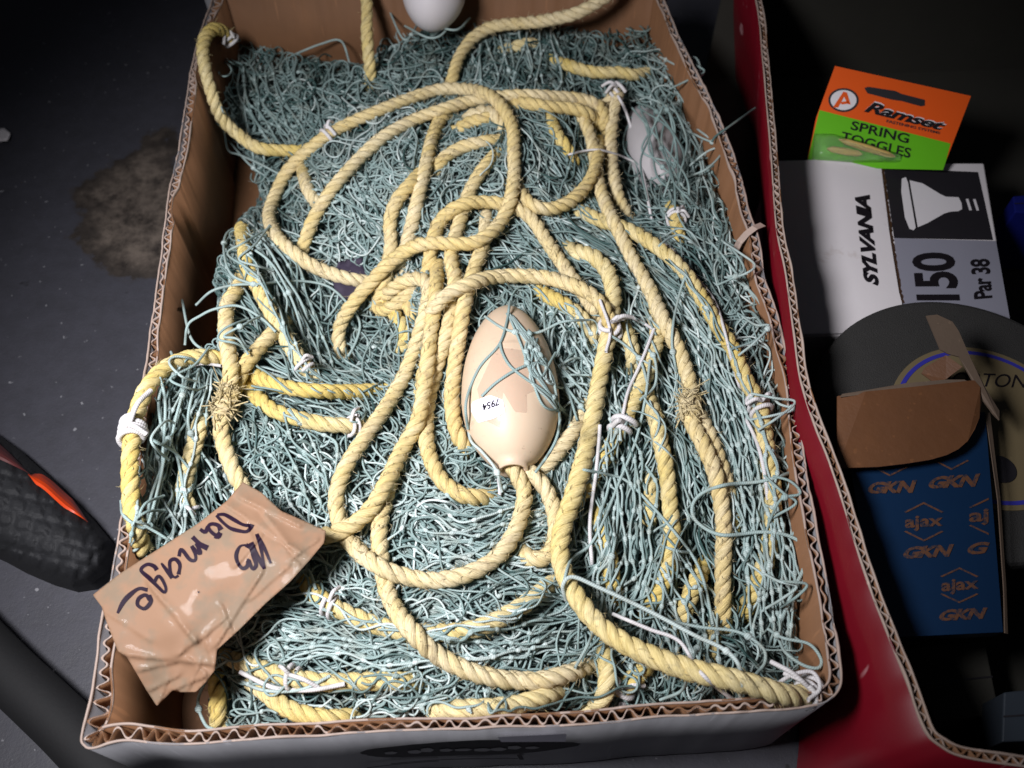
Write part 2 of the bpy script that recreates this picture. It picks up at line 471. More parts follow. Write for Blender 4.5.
wall_loop(loopw, LN, fo - 0.0003, fo + 0.0004, RIM - 0.016, RIM - 0.0004, 0.9994, "fluting", M['kraft'], box, 0.0006)  # darker kraft below the pale edge: gap shade put into the colour
wall_loop(loopw, LN, fo - 0.0005, fo + 0.0006, RIM - 0.0012, RIM + 0.0001, 1.0, "flute_edge", M['kraft_edge'], box, 0.0005)
# pale cut edges of the two liners
for nm, o in (("cut_edge", wob - 0.0008), ("cut_edge", wob + thk - 0.0002)):
    wall_loop(loopw, LN, o, o + 0.0011, RIM - 0.0006, RIM + 0.0009, 1.0, nm, M['kraft_edge'], box, 0.0006)
mb = MB(); bl = cen_w + (loopw[::40] + LN[::40] * .001 - cen_w) * 0.99
mb.prism([(x, y, 0.003) for x, y in bl], [(x, y, 0.007) for x, y in bl]); mb.build("base", M['kraft'], box)

tp3 = np.array([(731, 256), (733, 248), (737, 240), (744, 232), (752, 226), (760, 223)], float)
ta = P(tp3[:, 0], tp3[:, 1], np.array([.106, .114, .124, .132, .1355, .134])); tb3 = P(tp3[:, 0] + 5.5, tp3[:, 1] + 3.5, np.array([.106, .114, .124, .132, .1350, .133]))
mb = MB(); mb.strip(ta, tb3); mb.build("torn_paper", M['kraft_edge'], box, solid=.0005)
# print on the front face (a dark worn oval, a small sticker)
fi = np.nonzero((loopw[:, 1] < loopw[:, 1].min() + .03))[0]
fo_ = fi[np.argsort(loopw[fi, 0])]
FX, FY, FNX, FNY = loopw[fo_, 0], gsmooth(loopw[fo_, 1], 6), gsmooth(LN[fo_, 0], 6), gsmooth(LN[fo_, 1], 6)
def on_front(x_, z_, off):
    """point on the front face: x along it, height z, off metres proud of it"""
    x_ = np.asarray(x_, float); z_ = np.asarray(z_, float)
    k_ = 1 - .005 * (RIM - z_) / (RIM - .004)
    q = np.stack([x_ - np.interp(x_, FX, FNX) * off, np.interp(x_, FX, FY) - np.interp(x_, FX, FNY) * off - .0008], -1)
    q = cen_w + (q - cen_w) * k_[..., None]
    return np.concatenate([q, z_[..., None]], -1)
def poly_on(plane, pts, off, name, mat, parent, smooth=None):
    pts = np.array(pts, float)
    V = plane.at(pts[:, 0], pts[:, 1], off)
    mb = MB(); mb.add(V, [tuple(range(len(V)))]); return mb.build(name, mat, parent)
ocx = PV(468, 743, .08)[0]
def blob(cx, cz, a, b, n, off, rag=.04):
    t = np.arange(n) * 2 * math.pi / n
    r = 1 + rag * np.sin(5 * t + 1) + rag * rng.normal(size=n) * .3
    ring = [on_front(cx + a * np.cos(t) * r * f_, cz + b * np.sin(t) * r * f_, off) for f_ in (1, .66, .33, .02)]
    V = np.vstack(ring); mb = MB()
    mb.add(V, [(q * n + i, q * n + (i + 1) % n, (q + 1) * n + (i + 1) % n, (q + 1) * n + i) for q in range(3) for i in range(n)])
    return mb
blob(ocx, .081, .064, .024, 48, .0022).build("printed_oval", M['ink'], box)
for i in range(9):
    blob(ocx - .045 + .0105 * i + rng.normal() * .001, .080 + rng.normal() * .002, .0034 + rng.random() * .002, .004 + rng.random() * .003, 10, .0026, .08).build("worn_print", M['grey_print'], box)
mb = MB()
for t0, t1, zc in ((-.05, .03, .046), (-.066, -.02, .042)):
    tt = np.linspace(t0, t1, 14); za = zc - .006 * ((tt + .01) / .05) ** 2
    mb.strip(on_front(ocx + tt, za, .0022), on_front(ocx + tt, za - .0025, .0022))
bx_ = np.array([.029, .032, .034, .031]); bz_ = np.array([.055, .055, .036, .036]); mb.add(on_front(ocx + bx_, bz_, .0022), [(0, 1, 2, 3)])
mb.build("printed_lines", M['ink'], box)
mb = MB(); bx_ = np.array([.018, .056, .057, .020]); bz_ = np.array([.118, .122, .098, .103]); mb.add(on_front(ocx + bx_, bz_, .0030), [(0, 1, 2, 3)]); mb.build("small_sticker", M['sticker'], box)

# ------------------------------------------------------------------ the heap of netting
HC = np.array([(435, 60, .092), (250, 80, .075), (300, 100, .088), (275, 165, .06), (230, 60, .075), (600, 40, .09), (670, 80, .10), (655, 150, .075), (712, 180, .105),
               (400, 180, .12), (330, 180, .11), (520, 150, .122), (350, 290, .088), (345, 335, .065), (250, 260, .122), (230, 330, .12),
               (150, 400, .134), (133, 455, .142), (190, 470, .09), (132, 520, .137), (150, 545, .12), (300, 400, .115), (300, 470, .105), (450, 300, .122), (515, 390, .105), (600, 300, .115),
               (690, 280, .115), (760, 330, .12), (785, 450, .118), (700, 430, .112), (650, 520, .098), (790, 560, .105), (795, 650, .09), (700, 620, .085),
               (640, 680, .08), (450, 540, .115), (450, 640, .112), (300, 620, .108), (300, 700, .10), (450, 705, .107), (225, 700, .07), (170, 640, .05), (560, 700, .095),
               (215, 160, .03), (230, 200, .03)], float)
def hz(px, py):
    px = np.asarray(px, float); py = np.asarray(py, float)
    d2 = (px[..., None] - HC[:, 0]) ** 2 + (py[..., None] - HC[:, 1]) ** 2 + 500
    w = d2 ** -1.7
    return (w * HC[:, 2]).sum(-1) / w.sum(-1)

NETPOLY = np.array([(226, 36), (262, 48), (300, 62), (365, 72), (392, 40), (440, 28), (500, 10), (560, 0), (610, 2), (650, 22), (682, 56), (700, 110), (714, 190), (742, 262), (762, 330),
                    (786, 390), (796, 470), (800, 560), (797, 640), (790, 690), (700, 702), (560, 708), (400, 716), (240, 724), (212, 722), (214, 672), (232, 640),
                    (200, 590), (150, 560), (130, 545), (126, 450), (160, 372), (218, 350), (226, 310), (222, 272), (240, 225), (268, 205), (258, 160), (236, 132), (222, 84)], float)
def inside(poly, x, y):
    x = np.asarray(x, float); y = np.asarray(y, float)
    r = np.zeros(x.shape, bool); j = len(poly) - 1
    for i in range(len(poly)):
        xi, yi = poly[i]; xj, yj = poly[j]
        c = ((yi > y) != (yj > y)) & (x < (xj - xi) * (y - yi) / (yj - yi + 1e-12) + xi)
        r ^= c; j = i
    return r

def cdt_fill(poly, step, jitter=0.3):
    b = resample(np.vstack([poly, poly[:1]]), step)[:-1]
    x0, y0 = poly.min(0); x1, y1 = poly.max(0)
    gx, gy = np.meshgrid(np.arange(x0, x1, step), np.arange(y0, y1, step))
    g = np.column_stack([gx.ravel(), gy.ravel()]) + rng.uniform(-jitter, jitter, (gx.size, 2)) * step
    g = g[inside(poly, g[:, 0], g[:, 1])]
    d = np.sqrt(((g[:, None] - b[None]) ** 2).sum(-1)).min(1)
    g = g[d > step * 0.55]
    pts = [Vector(p) for p in np.vstack([b, g])]
    nb = len(b)
    vs, _, fs, *_ = geometry.delaunay_2d_cdt(pts, [], [list(range(nb))], 1, 1e-5)
    return np.array([tuple(v) for v in vs]), [tuple(f) for f in fs], b

net = empty("fishing_net", (0, 0.26, 0.01))
tag(net, "heap of grey-green twine fishing net with yellow edge ropes, filling the cardboard carton", "fishing net")

# sites: x, y, angle (deg, 0 = right, + = down), alignment, curl, density, tint
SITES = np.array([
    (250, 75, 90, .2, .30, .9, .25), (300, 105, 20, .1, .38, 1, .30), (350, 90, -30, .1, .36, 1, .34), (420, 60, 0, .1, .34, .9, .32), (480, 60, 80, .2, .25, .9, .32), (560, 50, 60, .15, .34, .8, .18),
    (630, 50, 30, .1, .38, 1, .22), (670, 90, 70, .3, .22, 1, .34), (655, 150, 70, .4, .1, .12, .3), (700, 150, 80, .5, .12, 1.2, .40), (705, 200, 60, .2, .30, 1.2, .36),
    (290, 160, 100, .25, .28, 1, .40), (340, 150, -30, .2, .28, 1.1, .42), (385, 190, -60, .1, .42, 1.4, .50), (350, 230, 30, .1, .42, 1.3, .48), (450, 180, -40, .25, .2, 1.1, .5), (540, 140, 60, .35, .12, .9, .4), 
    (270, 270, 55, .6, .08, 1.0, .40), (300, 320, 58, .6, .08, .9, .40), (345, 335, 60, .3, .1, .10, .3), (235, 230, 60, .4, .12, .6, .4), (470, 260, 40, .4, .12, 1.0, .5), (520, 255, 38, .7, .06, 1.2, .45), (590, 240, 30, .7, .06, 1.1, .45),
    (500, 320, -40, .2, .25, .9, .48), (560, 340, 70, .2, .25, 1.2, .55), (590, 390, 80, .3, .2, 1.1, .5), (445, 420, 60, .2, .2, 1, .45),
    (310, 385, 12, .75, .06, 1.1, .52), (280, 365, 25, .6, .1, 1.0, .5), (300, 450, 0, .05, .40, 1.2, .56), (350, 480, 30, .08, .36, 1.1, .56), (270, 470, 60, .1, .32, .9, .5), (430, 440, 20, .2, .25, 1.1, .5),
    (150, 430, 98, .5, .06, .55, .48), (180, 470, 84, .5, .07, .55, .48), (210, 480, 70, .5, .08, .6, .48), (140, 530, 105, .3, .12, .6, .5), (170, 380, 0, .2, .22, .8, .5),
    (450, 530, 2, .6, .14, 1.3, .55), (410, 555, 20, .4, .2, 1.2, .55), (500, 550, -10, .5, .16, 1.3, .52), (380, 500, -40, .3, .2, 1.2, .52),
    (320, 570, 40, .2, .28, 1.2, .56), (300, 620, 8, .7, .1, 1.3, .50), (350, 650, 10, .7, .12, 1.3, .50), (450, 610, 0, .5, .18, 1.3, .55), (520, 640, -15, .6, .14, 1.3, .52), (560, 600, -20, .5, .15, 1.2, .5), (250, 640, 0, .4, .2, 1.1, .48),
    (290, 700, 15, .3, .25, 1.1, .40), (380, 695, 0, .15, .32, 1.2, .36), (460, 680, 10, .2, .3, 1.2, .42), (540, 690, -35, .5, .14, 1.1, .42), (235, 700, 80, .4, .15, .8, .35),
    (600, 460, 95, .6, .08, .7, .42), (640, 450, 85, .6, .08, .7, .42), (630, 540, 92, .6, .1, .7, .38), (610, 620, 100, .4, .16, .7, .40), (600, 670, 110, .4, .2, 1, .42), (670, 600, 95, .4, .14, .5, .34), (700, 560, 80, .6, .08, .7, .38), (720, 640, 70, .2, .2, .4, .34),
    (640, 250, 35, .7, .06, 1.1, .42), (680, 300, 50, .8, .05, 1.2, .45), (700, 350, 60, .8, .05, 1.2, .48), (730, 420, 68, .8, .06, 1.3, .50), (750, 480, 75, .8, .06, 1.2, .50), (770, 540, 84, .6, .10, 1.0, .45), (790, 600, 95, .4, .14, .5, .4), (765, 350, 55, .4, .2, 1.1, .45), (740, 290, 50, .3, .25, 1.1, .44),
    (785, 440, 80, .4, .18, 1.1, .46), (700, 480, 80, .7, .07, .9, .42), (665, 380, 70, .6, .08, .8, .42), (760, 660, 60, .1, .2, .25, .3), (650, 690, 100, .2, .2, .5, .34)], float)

def field(x, y):
    d2 = (x[:, None] - SITES[:, 0]) ** 2 + (y[:, None] - SITES[:, 1]) ** 2 + 120
    w = d2 ** -2; w /= w.sum(1, keepdims=True)
    a = np.radians(SITES[:, 2]) * 2
    ang = 0.5 * np.arctan2((w * np.sin(a)).sum(1), (w * np.cos(a)).sum(1))
    return ang, (w * SITES[:, 3]).sum(1), (w * SITES[:, 4]).sum(1), (w * SITES[:, 5]).sum(1), (w * SITES[:, 6]).sum(1), w.argmax(1)

INNER = np.array([(225, 25), (196, 100), (180, 230), (164, 330), (140, 450), (128, 560), (112, 640), (103, 700), (97, 728), (180, 730), (300, 724), (440, 717), (560, 712), (700, 704), (800, 697), (824, 680),
                  (818, 600), (806, 530), (792, 430), (770, 330), (748, 240), (722, 160), (690, 90), (650, 10), (640, -5), (230, -5)], float)

N_STR = 6000
TW_R = 0.00074
NB = 860
cent = []
while len(cent) < NB:
    q = rng.uniform((120, 0), (805, 725), (2000, 2))
    q = q[inside(NETPOLY, q[:, 0], q[:, 1])]
    den = field(q[:, 0], q[:, 1])[3]
    cent += list(q[rng.random(len(q)) < den / 1.45])
cent = np.array(cent[:NB])
bid = rng.integers(0, NB, N_STR)
seeds = cent[bid] + rng.normal(size=(N_STR, 2)) * 8.5
bad = ~inside(NETPOLY, seeds[:, 0], seeds[:, 1]); seeds[bad] = cent[bid[bad]]
M_STEPS = 84
STEP = 3.0
b_dir = rng.random(NB) < .5; b_h = rng.normal(size=NB)
x, y = seeds[:, 0].copy(), seeds[:, 1].copy()
ang0, al, cu, de, ti, cl = field(x, y)
seed_cl = cl.copy()
h = ang0 + np.where(b_dir[bid] ^ (rng.random(N_STR) < .12), 0, math.pi) + (0.75 * b_h[bid] + 0.45 * rng.normal(size=N_STR)) * (0.12 + 1.5 * np.clip(.55 - al, 0, 1))
kap = np.zeros(N_STR)
outc = np.zeros(N_STR, int); path = np.zeros((N_STR, M_STEPS, 2)); valid = np.ones((N_STR, M_STEPS), bool)
for m in range(M_STEPS):
    path[:, m, 0] = x; path[:, m, 1] = y
    if m:
        ins_ = inside(NETPOLY, x, y); outc = np.where(ins_, 0, outc + 1)
        valid[:, m] = valid[:, m - 1] & inside(INNER, x, y) & (outc < 9)
    a, al, cu, *_ = field(x, y)
    dth = np.arctan2(np.sin(2 * (a - h)), np.cos(2 * (a - h))) / 2
    kap = kap * 0.86 + (0.78 * rng.normal(size=NB)[bid] + 0.55 * rng.normal(size=N_STR)) * (cu * 0.30 + 0.034)
    h = h + kap + dth * al * 0.26
    back = np.arctan2(seeds[:, 1] - y, seeds[:, 0] - x) - h; back = np.arctan2(np.sin(back), np.cos(back))
    h = h + np.where(outc > 0, np.sign(back) * np.minimum(np.abs(back), .65), 0) if m else h
    x = x + STEP * np.cos(h); y = y + STEP * np.sin(h)
L_str = rng.integers(34, M_STEPS, N_STR)
b_dep = np.where(rng.random(NB) < .46, rng.uniform(0, .006, NB), rng.uniform(.013, .026, NB))
depth = np.clip(b_dep[bid] + rng.normal(size=N_STR) * .0022, 0, .03); b_tint = rng.normal(size=NB) * .13
FLOAT_POLY = np.array([(505, 312), (520, 316), (540, 345), (560, 390), (562, 420), (545, 460), (520, 472), (498, 468), (478, 440), (468, 410), (470, 370), (485, 330)], float)
# dark sheet beneath the strands: the shade between them is in its colour
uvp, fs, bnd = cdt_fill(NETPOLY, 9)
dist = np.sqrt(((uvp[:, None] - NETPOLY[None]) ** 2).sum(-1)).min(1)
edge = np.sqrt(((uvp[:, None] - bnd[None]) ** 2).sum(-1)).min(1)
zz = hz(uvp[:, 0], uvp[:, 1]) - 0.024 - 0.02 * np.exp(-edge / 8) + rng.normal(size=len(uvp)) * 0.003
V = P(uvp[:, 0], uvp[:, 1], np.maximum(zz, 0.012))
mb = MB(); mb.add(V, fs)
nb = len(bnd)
mb.build("gap_shade_underlayer", M['under'], net, smooth=True)

# ------------------------------------------------------------------ ropes
R_ROPE = 0.0056
ROPES = []
def rope(pts, lvl, mat='rope', r=R_ROPE, lift=None):
    ROPES.append(dict(px=np.array([p[:2] for p in pts], float), add=np.array([p[2] if len(p) > 2 else 0.0 for p in pts], float), lvl=lvl, mat=mat, r=r))
Yl, Pl = 'yrope', 'rope'
# edge ropes of the net, lying lowest
rope([(231, 40, .03), (225, 32, .046), (214, 29, .056), (205, 38, .058), (203, 55, .056), (209, 85, .048), (221, 117, .036), (239, 135, .026), (259, 148, .018), (291, 151, .0), (315, 150, -.010)], 0, Yl)
rope([(364, -40, .06), (366, -12, .05), (367, 10, .038), (367, 35, .024), (370, 70, .004), (371, 90, -.012)], 0, Yl)
rope([(500, 52, -.006), (515, 47, 0), (532, 44, -.002), (545, 52, -.010)], 0, Yl)
rope([(548, 58, -.006), (565, 64, .004), (583, 70, .005), (601, 73, .003), (618, 72, .004), (634, 75, .003), (650, 72, -.006)], 0, Yl)
rope([(671, 205, -.006), (675, 216, .002), (678, 230, .0), (680, 250, -.012)], 0, Yl)
rope([(606, 105, .010), (618, 92, .012), (614, 111, .008), (611, 138, .006), (612, 165, .004), (618, 195, .0), (626, 216, -.008), (630, 240, -.015)], 2, Pl)
rope([(572, 207, -.008), (582, 212, .0), (604, 222, .002), (627, 229, .006), (657, 247, .006), (683, 270, .006), (703, 300, .005), (718, 326, .004), (733, 349, .003), (744, 376, .002), (759, 405, .002),
      (764, 430, .001), (768, 458, .0), (773, 491, -.002), (772, 529, -.004), (765, 564, -.004), (754, 593, -.006), (740, 620, -.012)], 1, Yl)
rope([(241, 228, .002), (244, 245, .006), (247, 265, .006), (258, 288, .003), (270, 312, .003), (285, 338, .003), (303, 365, .003), (320, 388, -.016)], 1, Yl)
rope([(225, 360, .0), (206, 357, .004), (188, 358, .006), (165, 368, .008), (147, 388, .010), (136, 416, .010), (131, 446, .010), (130, 481, .010), (133, 516, .008), (140, 540, .004), (146, 552, -.006)], 1, Yl)
rope([(250, 374, -.004), (262, 379, .0), (285, 387, .002), (314, 391, .002), (344, 392, .0), (373, 391, -.004), (390, 390, -.012)], 0, Yl)
rope([(246, 386, -.004), (258, 398, .0), (273, 410, .0), (297, 418, .001), (323, 424, .001), (352, 426, .001), (376, 426, -.010)], 0, Yl)
rope([(206, 405, -.012), (200, 425, .004), (191, 457, .006), (184, 490, .006), (190, 515, .0)], 0, Yl)
rope([(300, 575, -.006), (309, 587, .0), (318, 597, .002), (336, 608, .002), (359, 619, .002), (383, 627, .002), (405, 632, .001), (430, 633, .002), (454, 632, .003), (484, 626, .003), (514, 611, .003), (537, 595, .002), (556, 580, -.006)], 0, Yl)
rope([(222, 655, -.006), (235, 660, .002), (262, 669, .002), (292, 678, .002), (321, 682, .001), (345, 682, .0), (375, 681, -.001), (398, 681, .001), (428, 682, -.006)], 0, Yl)
rope([(216, 662, -.004), (217, 680, .004), (217, 700, .004), (219, 732, -.004)], 0, Yl)
rope([(250, 680, -.004), (262, 689, .002), (283, 706, .002), (306, 715, .002), (335, 719, .0), (360, 716, -.008)], 0, Yl)
rope([(430, 712, -.004), (460, 709, .002), (490, 708, .003), (520, 704, .003), (545, 696, .001), (565, 686, -.006)], 0, Yl)
rope([(598, 640, -.008), (607, 664, .002), (606, 690, .002), (597, 706, -.010), (585, 716, -.02)], 0, Yl)
rope([(620, 692, -.002), (632, 680, .003), (645, 668, .003), (660, 655, -.006)], 0, Yl)
rope([(646, 450, -.024), (650, 480, -.010), (651, 505, -.006), (646, 540, -.016)], 0, Yl)
rope([(640, 380, -.012), (648, 398, -.002), (656, 420, .002), (662, 448, .003), (667, 475, .003), (670, 505, .003), (672, 532, .002), (669, 564, .002), (660, 590, .001), (648, 608, -.004), (640, 622, -.014)], 1, Yl)
rope([(706, 560, -.012), (700, 574, .002), (690, 596, .003), (681, 622, -.004), (676, 640, -.014)], 0, Yl)
rope([(597, 500, -.010), (601, 520, .0), (607, 545, .001), (611, 572, .001), (616, 599, -.006), (620, 620, -.016)], 0, Yl)
rope([(728, 480, -.016), (732, 520, -.006), (728, 560, -.010)], 0, Yl)
rope([(716, 620, -.010), (713, 640, .001), (711, 662, -.010)], 0, Yl)
rope([(535, 286, -.006), (548, 296, .001), (564, 304, .002), (582, 318, .002), (594, 336, .0), (600, 352, -.01)], 0, Yl)
rope([(620, 320, -.012), (628, 335, .0), (633, 355, .0), (634, 378, -.012)], 0, Yl)
rope([(548, 112, -.006), (556, 132, .0), (566, 148, .0), (576, 166, -.008)], 0, Yl)
rope([(420, 395, -.002), (424, 372, .0), (433, 345, -.002), (437, 325, -.008)], 0, Yl)
rope([(385, 305, -.002), (398, 318, .001), (405, 335, .0), (402, 352, -.010)], 0, Yl)
# the long pale rope coiled over the net
rope([(298, 266, -.016), (302, 252, -.006), (306, 238, .0), (314, 218, .002), (326, 198, .002), (338, 182, .003), (362, 156, .003), (385, 136, .003), (414, 120, .003), (444, 109, .004), (480, 99, .004), (519, 95, .004), (557, 97, .004), (585, 100, .004), (601, 108, .002), (604, 126, -.002), (598, 142, -.010)], 2)
rope([(300, 162, -.010), (303, 172, .0), (308, 189, .0), (316, 203, .0), (326, 216, -.012)], 1)
rope([(360, 384, -.05), (350, 368, -.032), (340, 348, -.004), (339, 330, .004), (347, 312, .006), (364, 290, .006), (387, 266, .004), (409, 249, .003), (430, 243, .003), (455, 244, .003), (476, 242, .003), (496, 228, .003), (509, 205, .003), (514, 178, .003), (514, 152, .003), (512, 126, .003), (498, 102, .003), (478, 91, .003),
      (444, 89, .002), (414, 97, .002), (373, 113, .002), (338, 129, .002), (312, 147, .002), (288, 170, .003), (275, 196, .003), (269, 215, .003), (275, 234, .003), (289, 249, .002), (311, 265, .002), (335, 275, .002), (360, 281, .002), (378, 284, -.006)], 4)
rope([(446, 98, .0), (452, 80, .004), (458, 60, .006), (470, 41, .008), (485, 30, .010), (501, 25, .014), (525, 23, .020), (548, 20, .030), (577, 13, .042), (608, -4, .052), (640, -30, .06)], 1)
rope([(574, 98, .0), (580, 112, .002), (590, 135, .003), (595, 160, .003), (600, 188, .003), (612, 218, .003), (631, 256, .003), (649, 288, .003), (664, 321, .003), (681, 356, .003), (690, 385, .003), (690, 408, .004), (693, 425, .004), (704, 446, .003), (715, 473, .003), (721, 502, .003),
      (724, 532, .003), (723, 570, .002), (723, 605, .0), (724, 635, -.010)], 3)
rope([(598, 138, -.004), (598, 155, .0), (591, 178, .002), (577, 196, .002), (557, 208, .002), (536, 207, .002), (522, 194, .002), (516, 178, .0)], 3)
rope([(470, 104, -.004), (455, 110, .0), (440, 120, .0), (431, 143, .001), (425, 170, .001), (418, 199, .001), (410, 232, .001), (402, 262, .0), (396, 285, -.008)], 1)
rope([(424, 168, -.006), (411, 184, .001), (396, 202, .001), (390, 222, .001), (391, 245, .002), (387, 270, .002), (380, 296, .002), (374, 312, -.006)], 1)
rope([(502, 140, .0), (484, 142, .001), (466, 146, .001), (448, 155, .001), (436, 168, .0), (430, 182, -.006)], 0)
rope([(462, 124, -.002), (474, 114, .001), (488, 112, .001), (500, 122, .0), (503, 140, -.004)], 0)
rope([(498, 152, .0), (488, 163, .001), (477, 178, .001), (467, 198, .001), (459, 224, .001), (451, 256, .001), (455, 283, .001), (449, 324, .001), (438, 362, .0), (429, 398, .001), (426, 430, .002), (429, 454, .002), (440, 478, .002), (458, 493, .002), (478, 498, .001), (496, 495, -.004)], 1)
rope([(426, 278, -.004), (430, 258, .001), (434, 236, .002), (442, 219, .002), (457, 207, .002), (478, 202, .002), (502, 204, .002), (520, 210, .002), (535, 223, .002), (546, 240, .002), (558, 258, .002), (573, 279, .002), (590, 304, .002), (600, 330, -.004)], 2)
rope([(424, 332, -.014), (432, 312, -.002), (446, 296, .002), (462, 287, .002), (488, 278, .003), (517, 276, .003), (547, 278, .003), (572, 285, .003), (593, 296, .002), (606, 311, .001), (610, 330, .0), (607, 345, -.006)], 5)
rope([(374, 302, -.006), (383, 310, .0), (396, 304, .001), (410, 295, .001), (421, 286, -.006)], 3)
rope([(401, 292, -.002), (409, 306, .0), (417, 324, -.008)], 3)
rope([(508, 106, -.004), (524, 103, .001), (548, 107, .002), (574, 109, .002), (592, 117, .001), (599, 132, -.006)], 3)
rope([(694, 404, -.002), (704, 424, .001), (713, 444, .001), (722, 470, .001), (728, 494, -.002), (731, 520, -.010)], 2)
rope([(500, 108, -.004), (488, 118, .001), (470, 122, .001), (452, 134, -.004)], 2)
rope([(563, 248, -.010), (578, 252, .0), (594, 257, .001), (607, 271, .001), (613, 291, .001), (612, 315, .001), (608, 338, .002), (603, 362, .002), (598, 388, .003), (594, 410, .003), (588, 440, .003), (581, 470, .003), (572, 500, .004), (562, 530, .006), (560, 556, .010), (566, 578, .016), (576, 596, .022), (592, 618, .030), (613, 636, .038), (637, 650, .044), (664, 661, .048),
      (694, 671, .050), (726, 678, .050), (755, 686, .046), (782, 694, .040), (800, 696, .034), (812, 690, .028)], 4, Yl, .0062)
rope([(648, 300, -.012), (656, 322, .0), (656, 345, .001), (646, 376, .002), (634, 402, .002), (621, 428, .002), (606, 455, .002), (588, 485, .002), (570, 508, .001), (558, 526, -.006)], 2, Yl)
rope([(592, 395, -.004), (585, 412, .001), (572, 434, .001), (556, 454, .001), (541, 470, .001), (528, 480, -.004)], 1)
rope([(518, 462, .010), (530, 472, .008), (544, 486, .003), (552, 504, .002), (556, 525, .002), (554, 545, .001), (547, 556, .001), (535, 560, .001), (524, 554, .0), (519, 542, -.006)], 3)
rope([(508, 458, .012), (515, 472, .010), (524, 490, .002), (523, 508, .002), (514, 534, .002), (497, 557, .002), (472, 572, .002), (443, 580, .002), (411, 578, .002), (384, 569, .002), (361, 554, .003), (344, 533, .003), (336, 506, .003), (340, 480, .003), (352, 456, .003), (370, 430, .003), (388, 404, .003), (404, 376, .003), (416, 344, .003),
      (425, 315, .003), (429, 293, .003), (424, 280, .002), (408, 280, .001), (393, 289, .0), (384, 302, -.008), (381, 318, -.016)], 3)
rope([(318, 538, .006), (334, 533, .006), (352, 526, .004), (373, 506, .003), (388, 480, .003), (402, 450, .003), (418, 420, .003), (424, 388, .003), (428, 358, .003), (431, 330, .003), (435, 302, .002), (437, 276, .0), (438, 262, -.006)], 4)
rope([(398, 462, -.006), (388, 490, .0), (380, 522, .001), (380, 548, .001), (383, 570, .001), (387, 590, .001), (396, 610, .001), (411, 630, .001), (428, 648, .001), (449, 662, .001), (478, 674, .001), (508, 680, .001), (543, 680, .001), (570, 673, .001), (594, 664, -.006)], 1)
rope([(487, 205, -.004), (485, 235, .001), (480, 254, .001), (472, 277, .001), (464, 306, .001), (458, 344, .001), (453, 379, .001), (452, 405, .001), (456, 430, .001), (463, 446, .0), (468, 460, -.010)], 1)
rope([(243, 272, -.006), (240, 285, .0), (228, 303, .002), (226, 326, .002), (228, 349, .003), (231, 372, .004), (228, 394, .006), (222, 415, .006), (221, 432, .006), (227, 455, .006), (237, 478, .008), (246, 494, .006)], 2)
rope([(292, 312, -.022), (281, 325, -.008), (271, 335, .0), (255, 353, .002), (243, 368, .003), (236, 385, .003), (231, 400, .002)], 1)

order = sorted(range(len(ROPES)), key=lambda i: (ROPES[i]['lvl'], i))
placed = []      # (xyz, r)
for it in range(2):
    placed = []
    for i in order:
        R = ROPES[i]; r = R['r']
        pz = smoothpath(np.column_stack([R['px'], R['add']]), 16)
        pz = resample(pz[:, :2], 2.2) if False else pz
        d = np.concatenate([[0], np.cumsum(np.linalg.norm(np.diff(pz[:, :2], axis=0), axis=1))])
        t = np.arange(0, d[-1], 2.0)
        pz = np.stack([np.interp(t, d, pz[:, c]) for c in range(3)], 1)
        e_ = np.minimum(np.arange(len(pz)), np.arange(len(pz))[::-1])
        pz[:, 2] -= .014 * np.clip(1 - e_ / 8.0, 0, 1)
        base = hz(pz[:, 0], pz[:, 1]) + r * (0.95 if R['mat'] == 'yrope' else 0.6) + pz[:, 2]
        if i == order[0] and it == 0: pass
        z = base.copy()
        tuck = pz[:, 2] < -0.003
        for pas in range(2):
            w3 = P(pz[:, 0], pz[:, 1], z)
            if placed:
                Q = np.vstack([q for q, _ in placed])
                dx = w3[:, None, 0] - Q[None, :, 0]; dy = w3[:, None, 1] - Q[None, :, 1]
                d2 = dx * dx + dy * dy
                need = np.where(d2 < (1.9 * r) ** 2, Q[None, :, 2] + np.sqrt(np.clip((1.9 * r) ** 2 - d2, 0, None)), -1)
                top = need.max(1)
                # along the rope itself where it crosses over its own earlier run
                zz_ = np.where(tuck, base, np.maximum(base, top))
            else:
                zz_ = base
            env = gsmooth(zz_, 5)
            z = np.where(tuck, env, np.maximum(env, 0.5 * zz_ + .5 * env))
            z = gsmooth(z, 3.5)
        # self crossings: later samples ride over earlier ones
        w3 = P(pz[:, 0], pz[:, 1], z)
        n = len(w3); lift = np.zeros(n)
        for a in range(30, n):
            e = w3[:a - 28]
            dd = np.hypot(e[:, 0] - w3[a, 0], e[:, 1] - w3[a, 1])
            kx = dd < 1.8 * r
            if kx.any():
                lift[a] = max(0, (e[kx, 2] + np.sqrt((1.9 * r) ** 2 - dd[kx] ** 2)).max() - w3[a, 2])
        if lift.any(): z = z + gsmooth(np.minimum(lift, 0.02), 5)
        w3 = P(pz[:, 0], pz[:, 1], z)
        R['w'] = w3
        placed.append((w3[::2], r))
    break

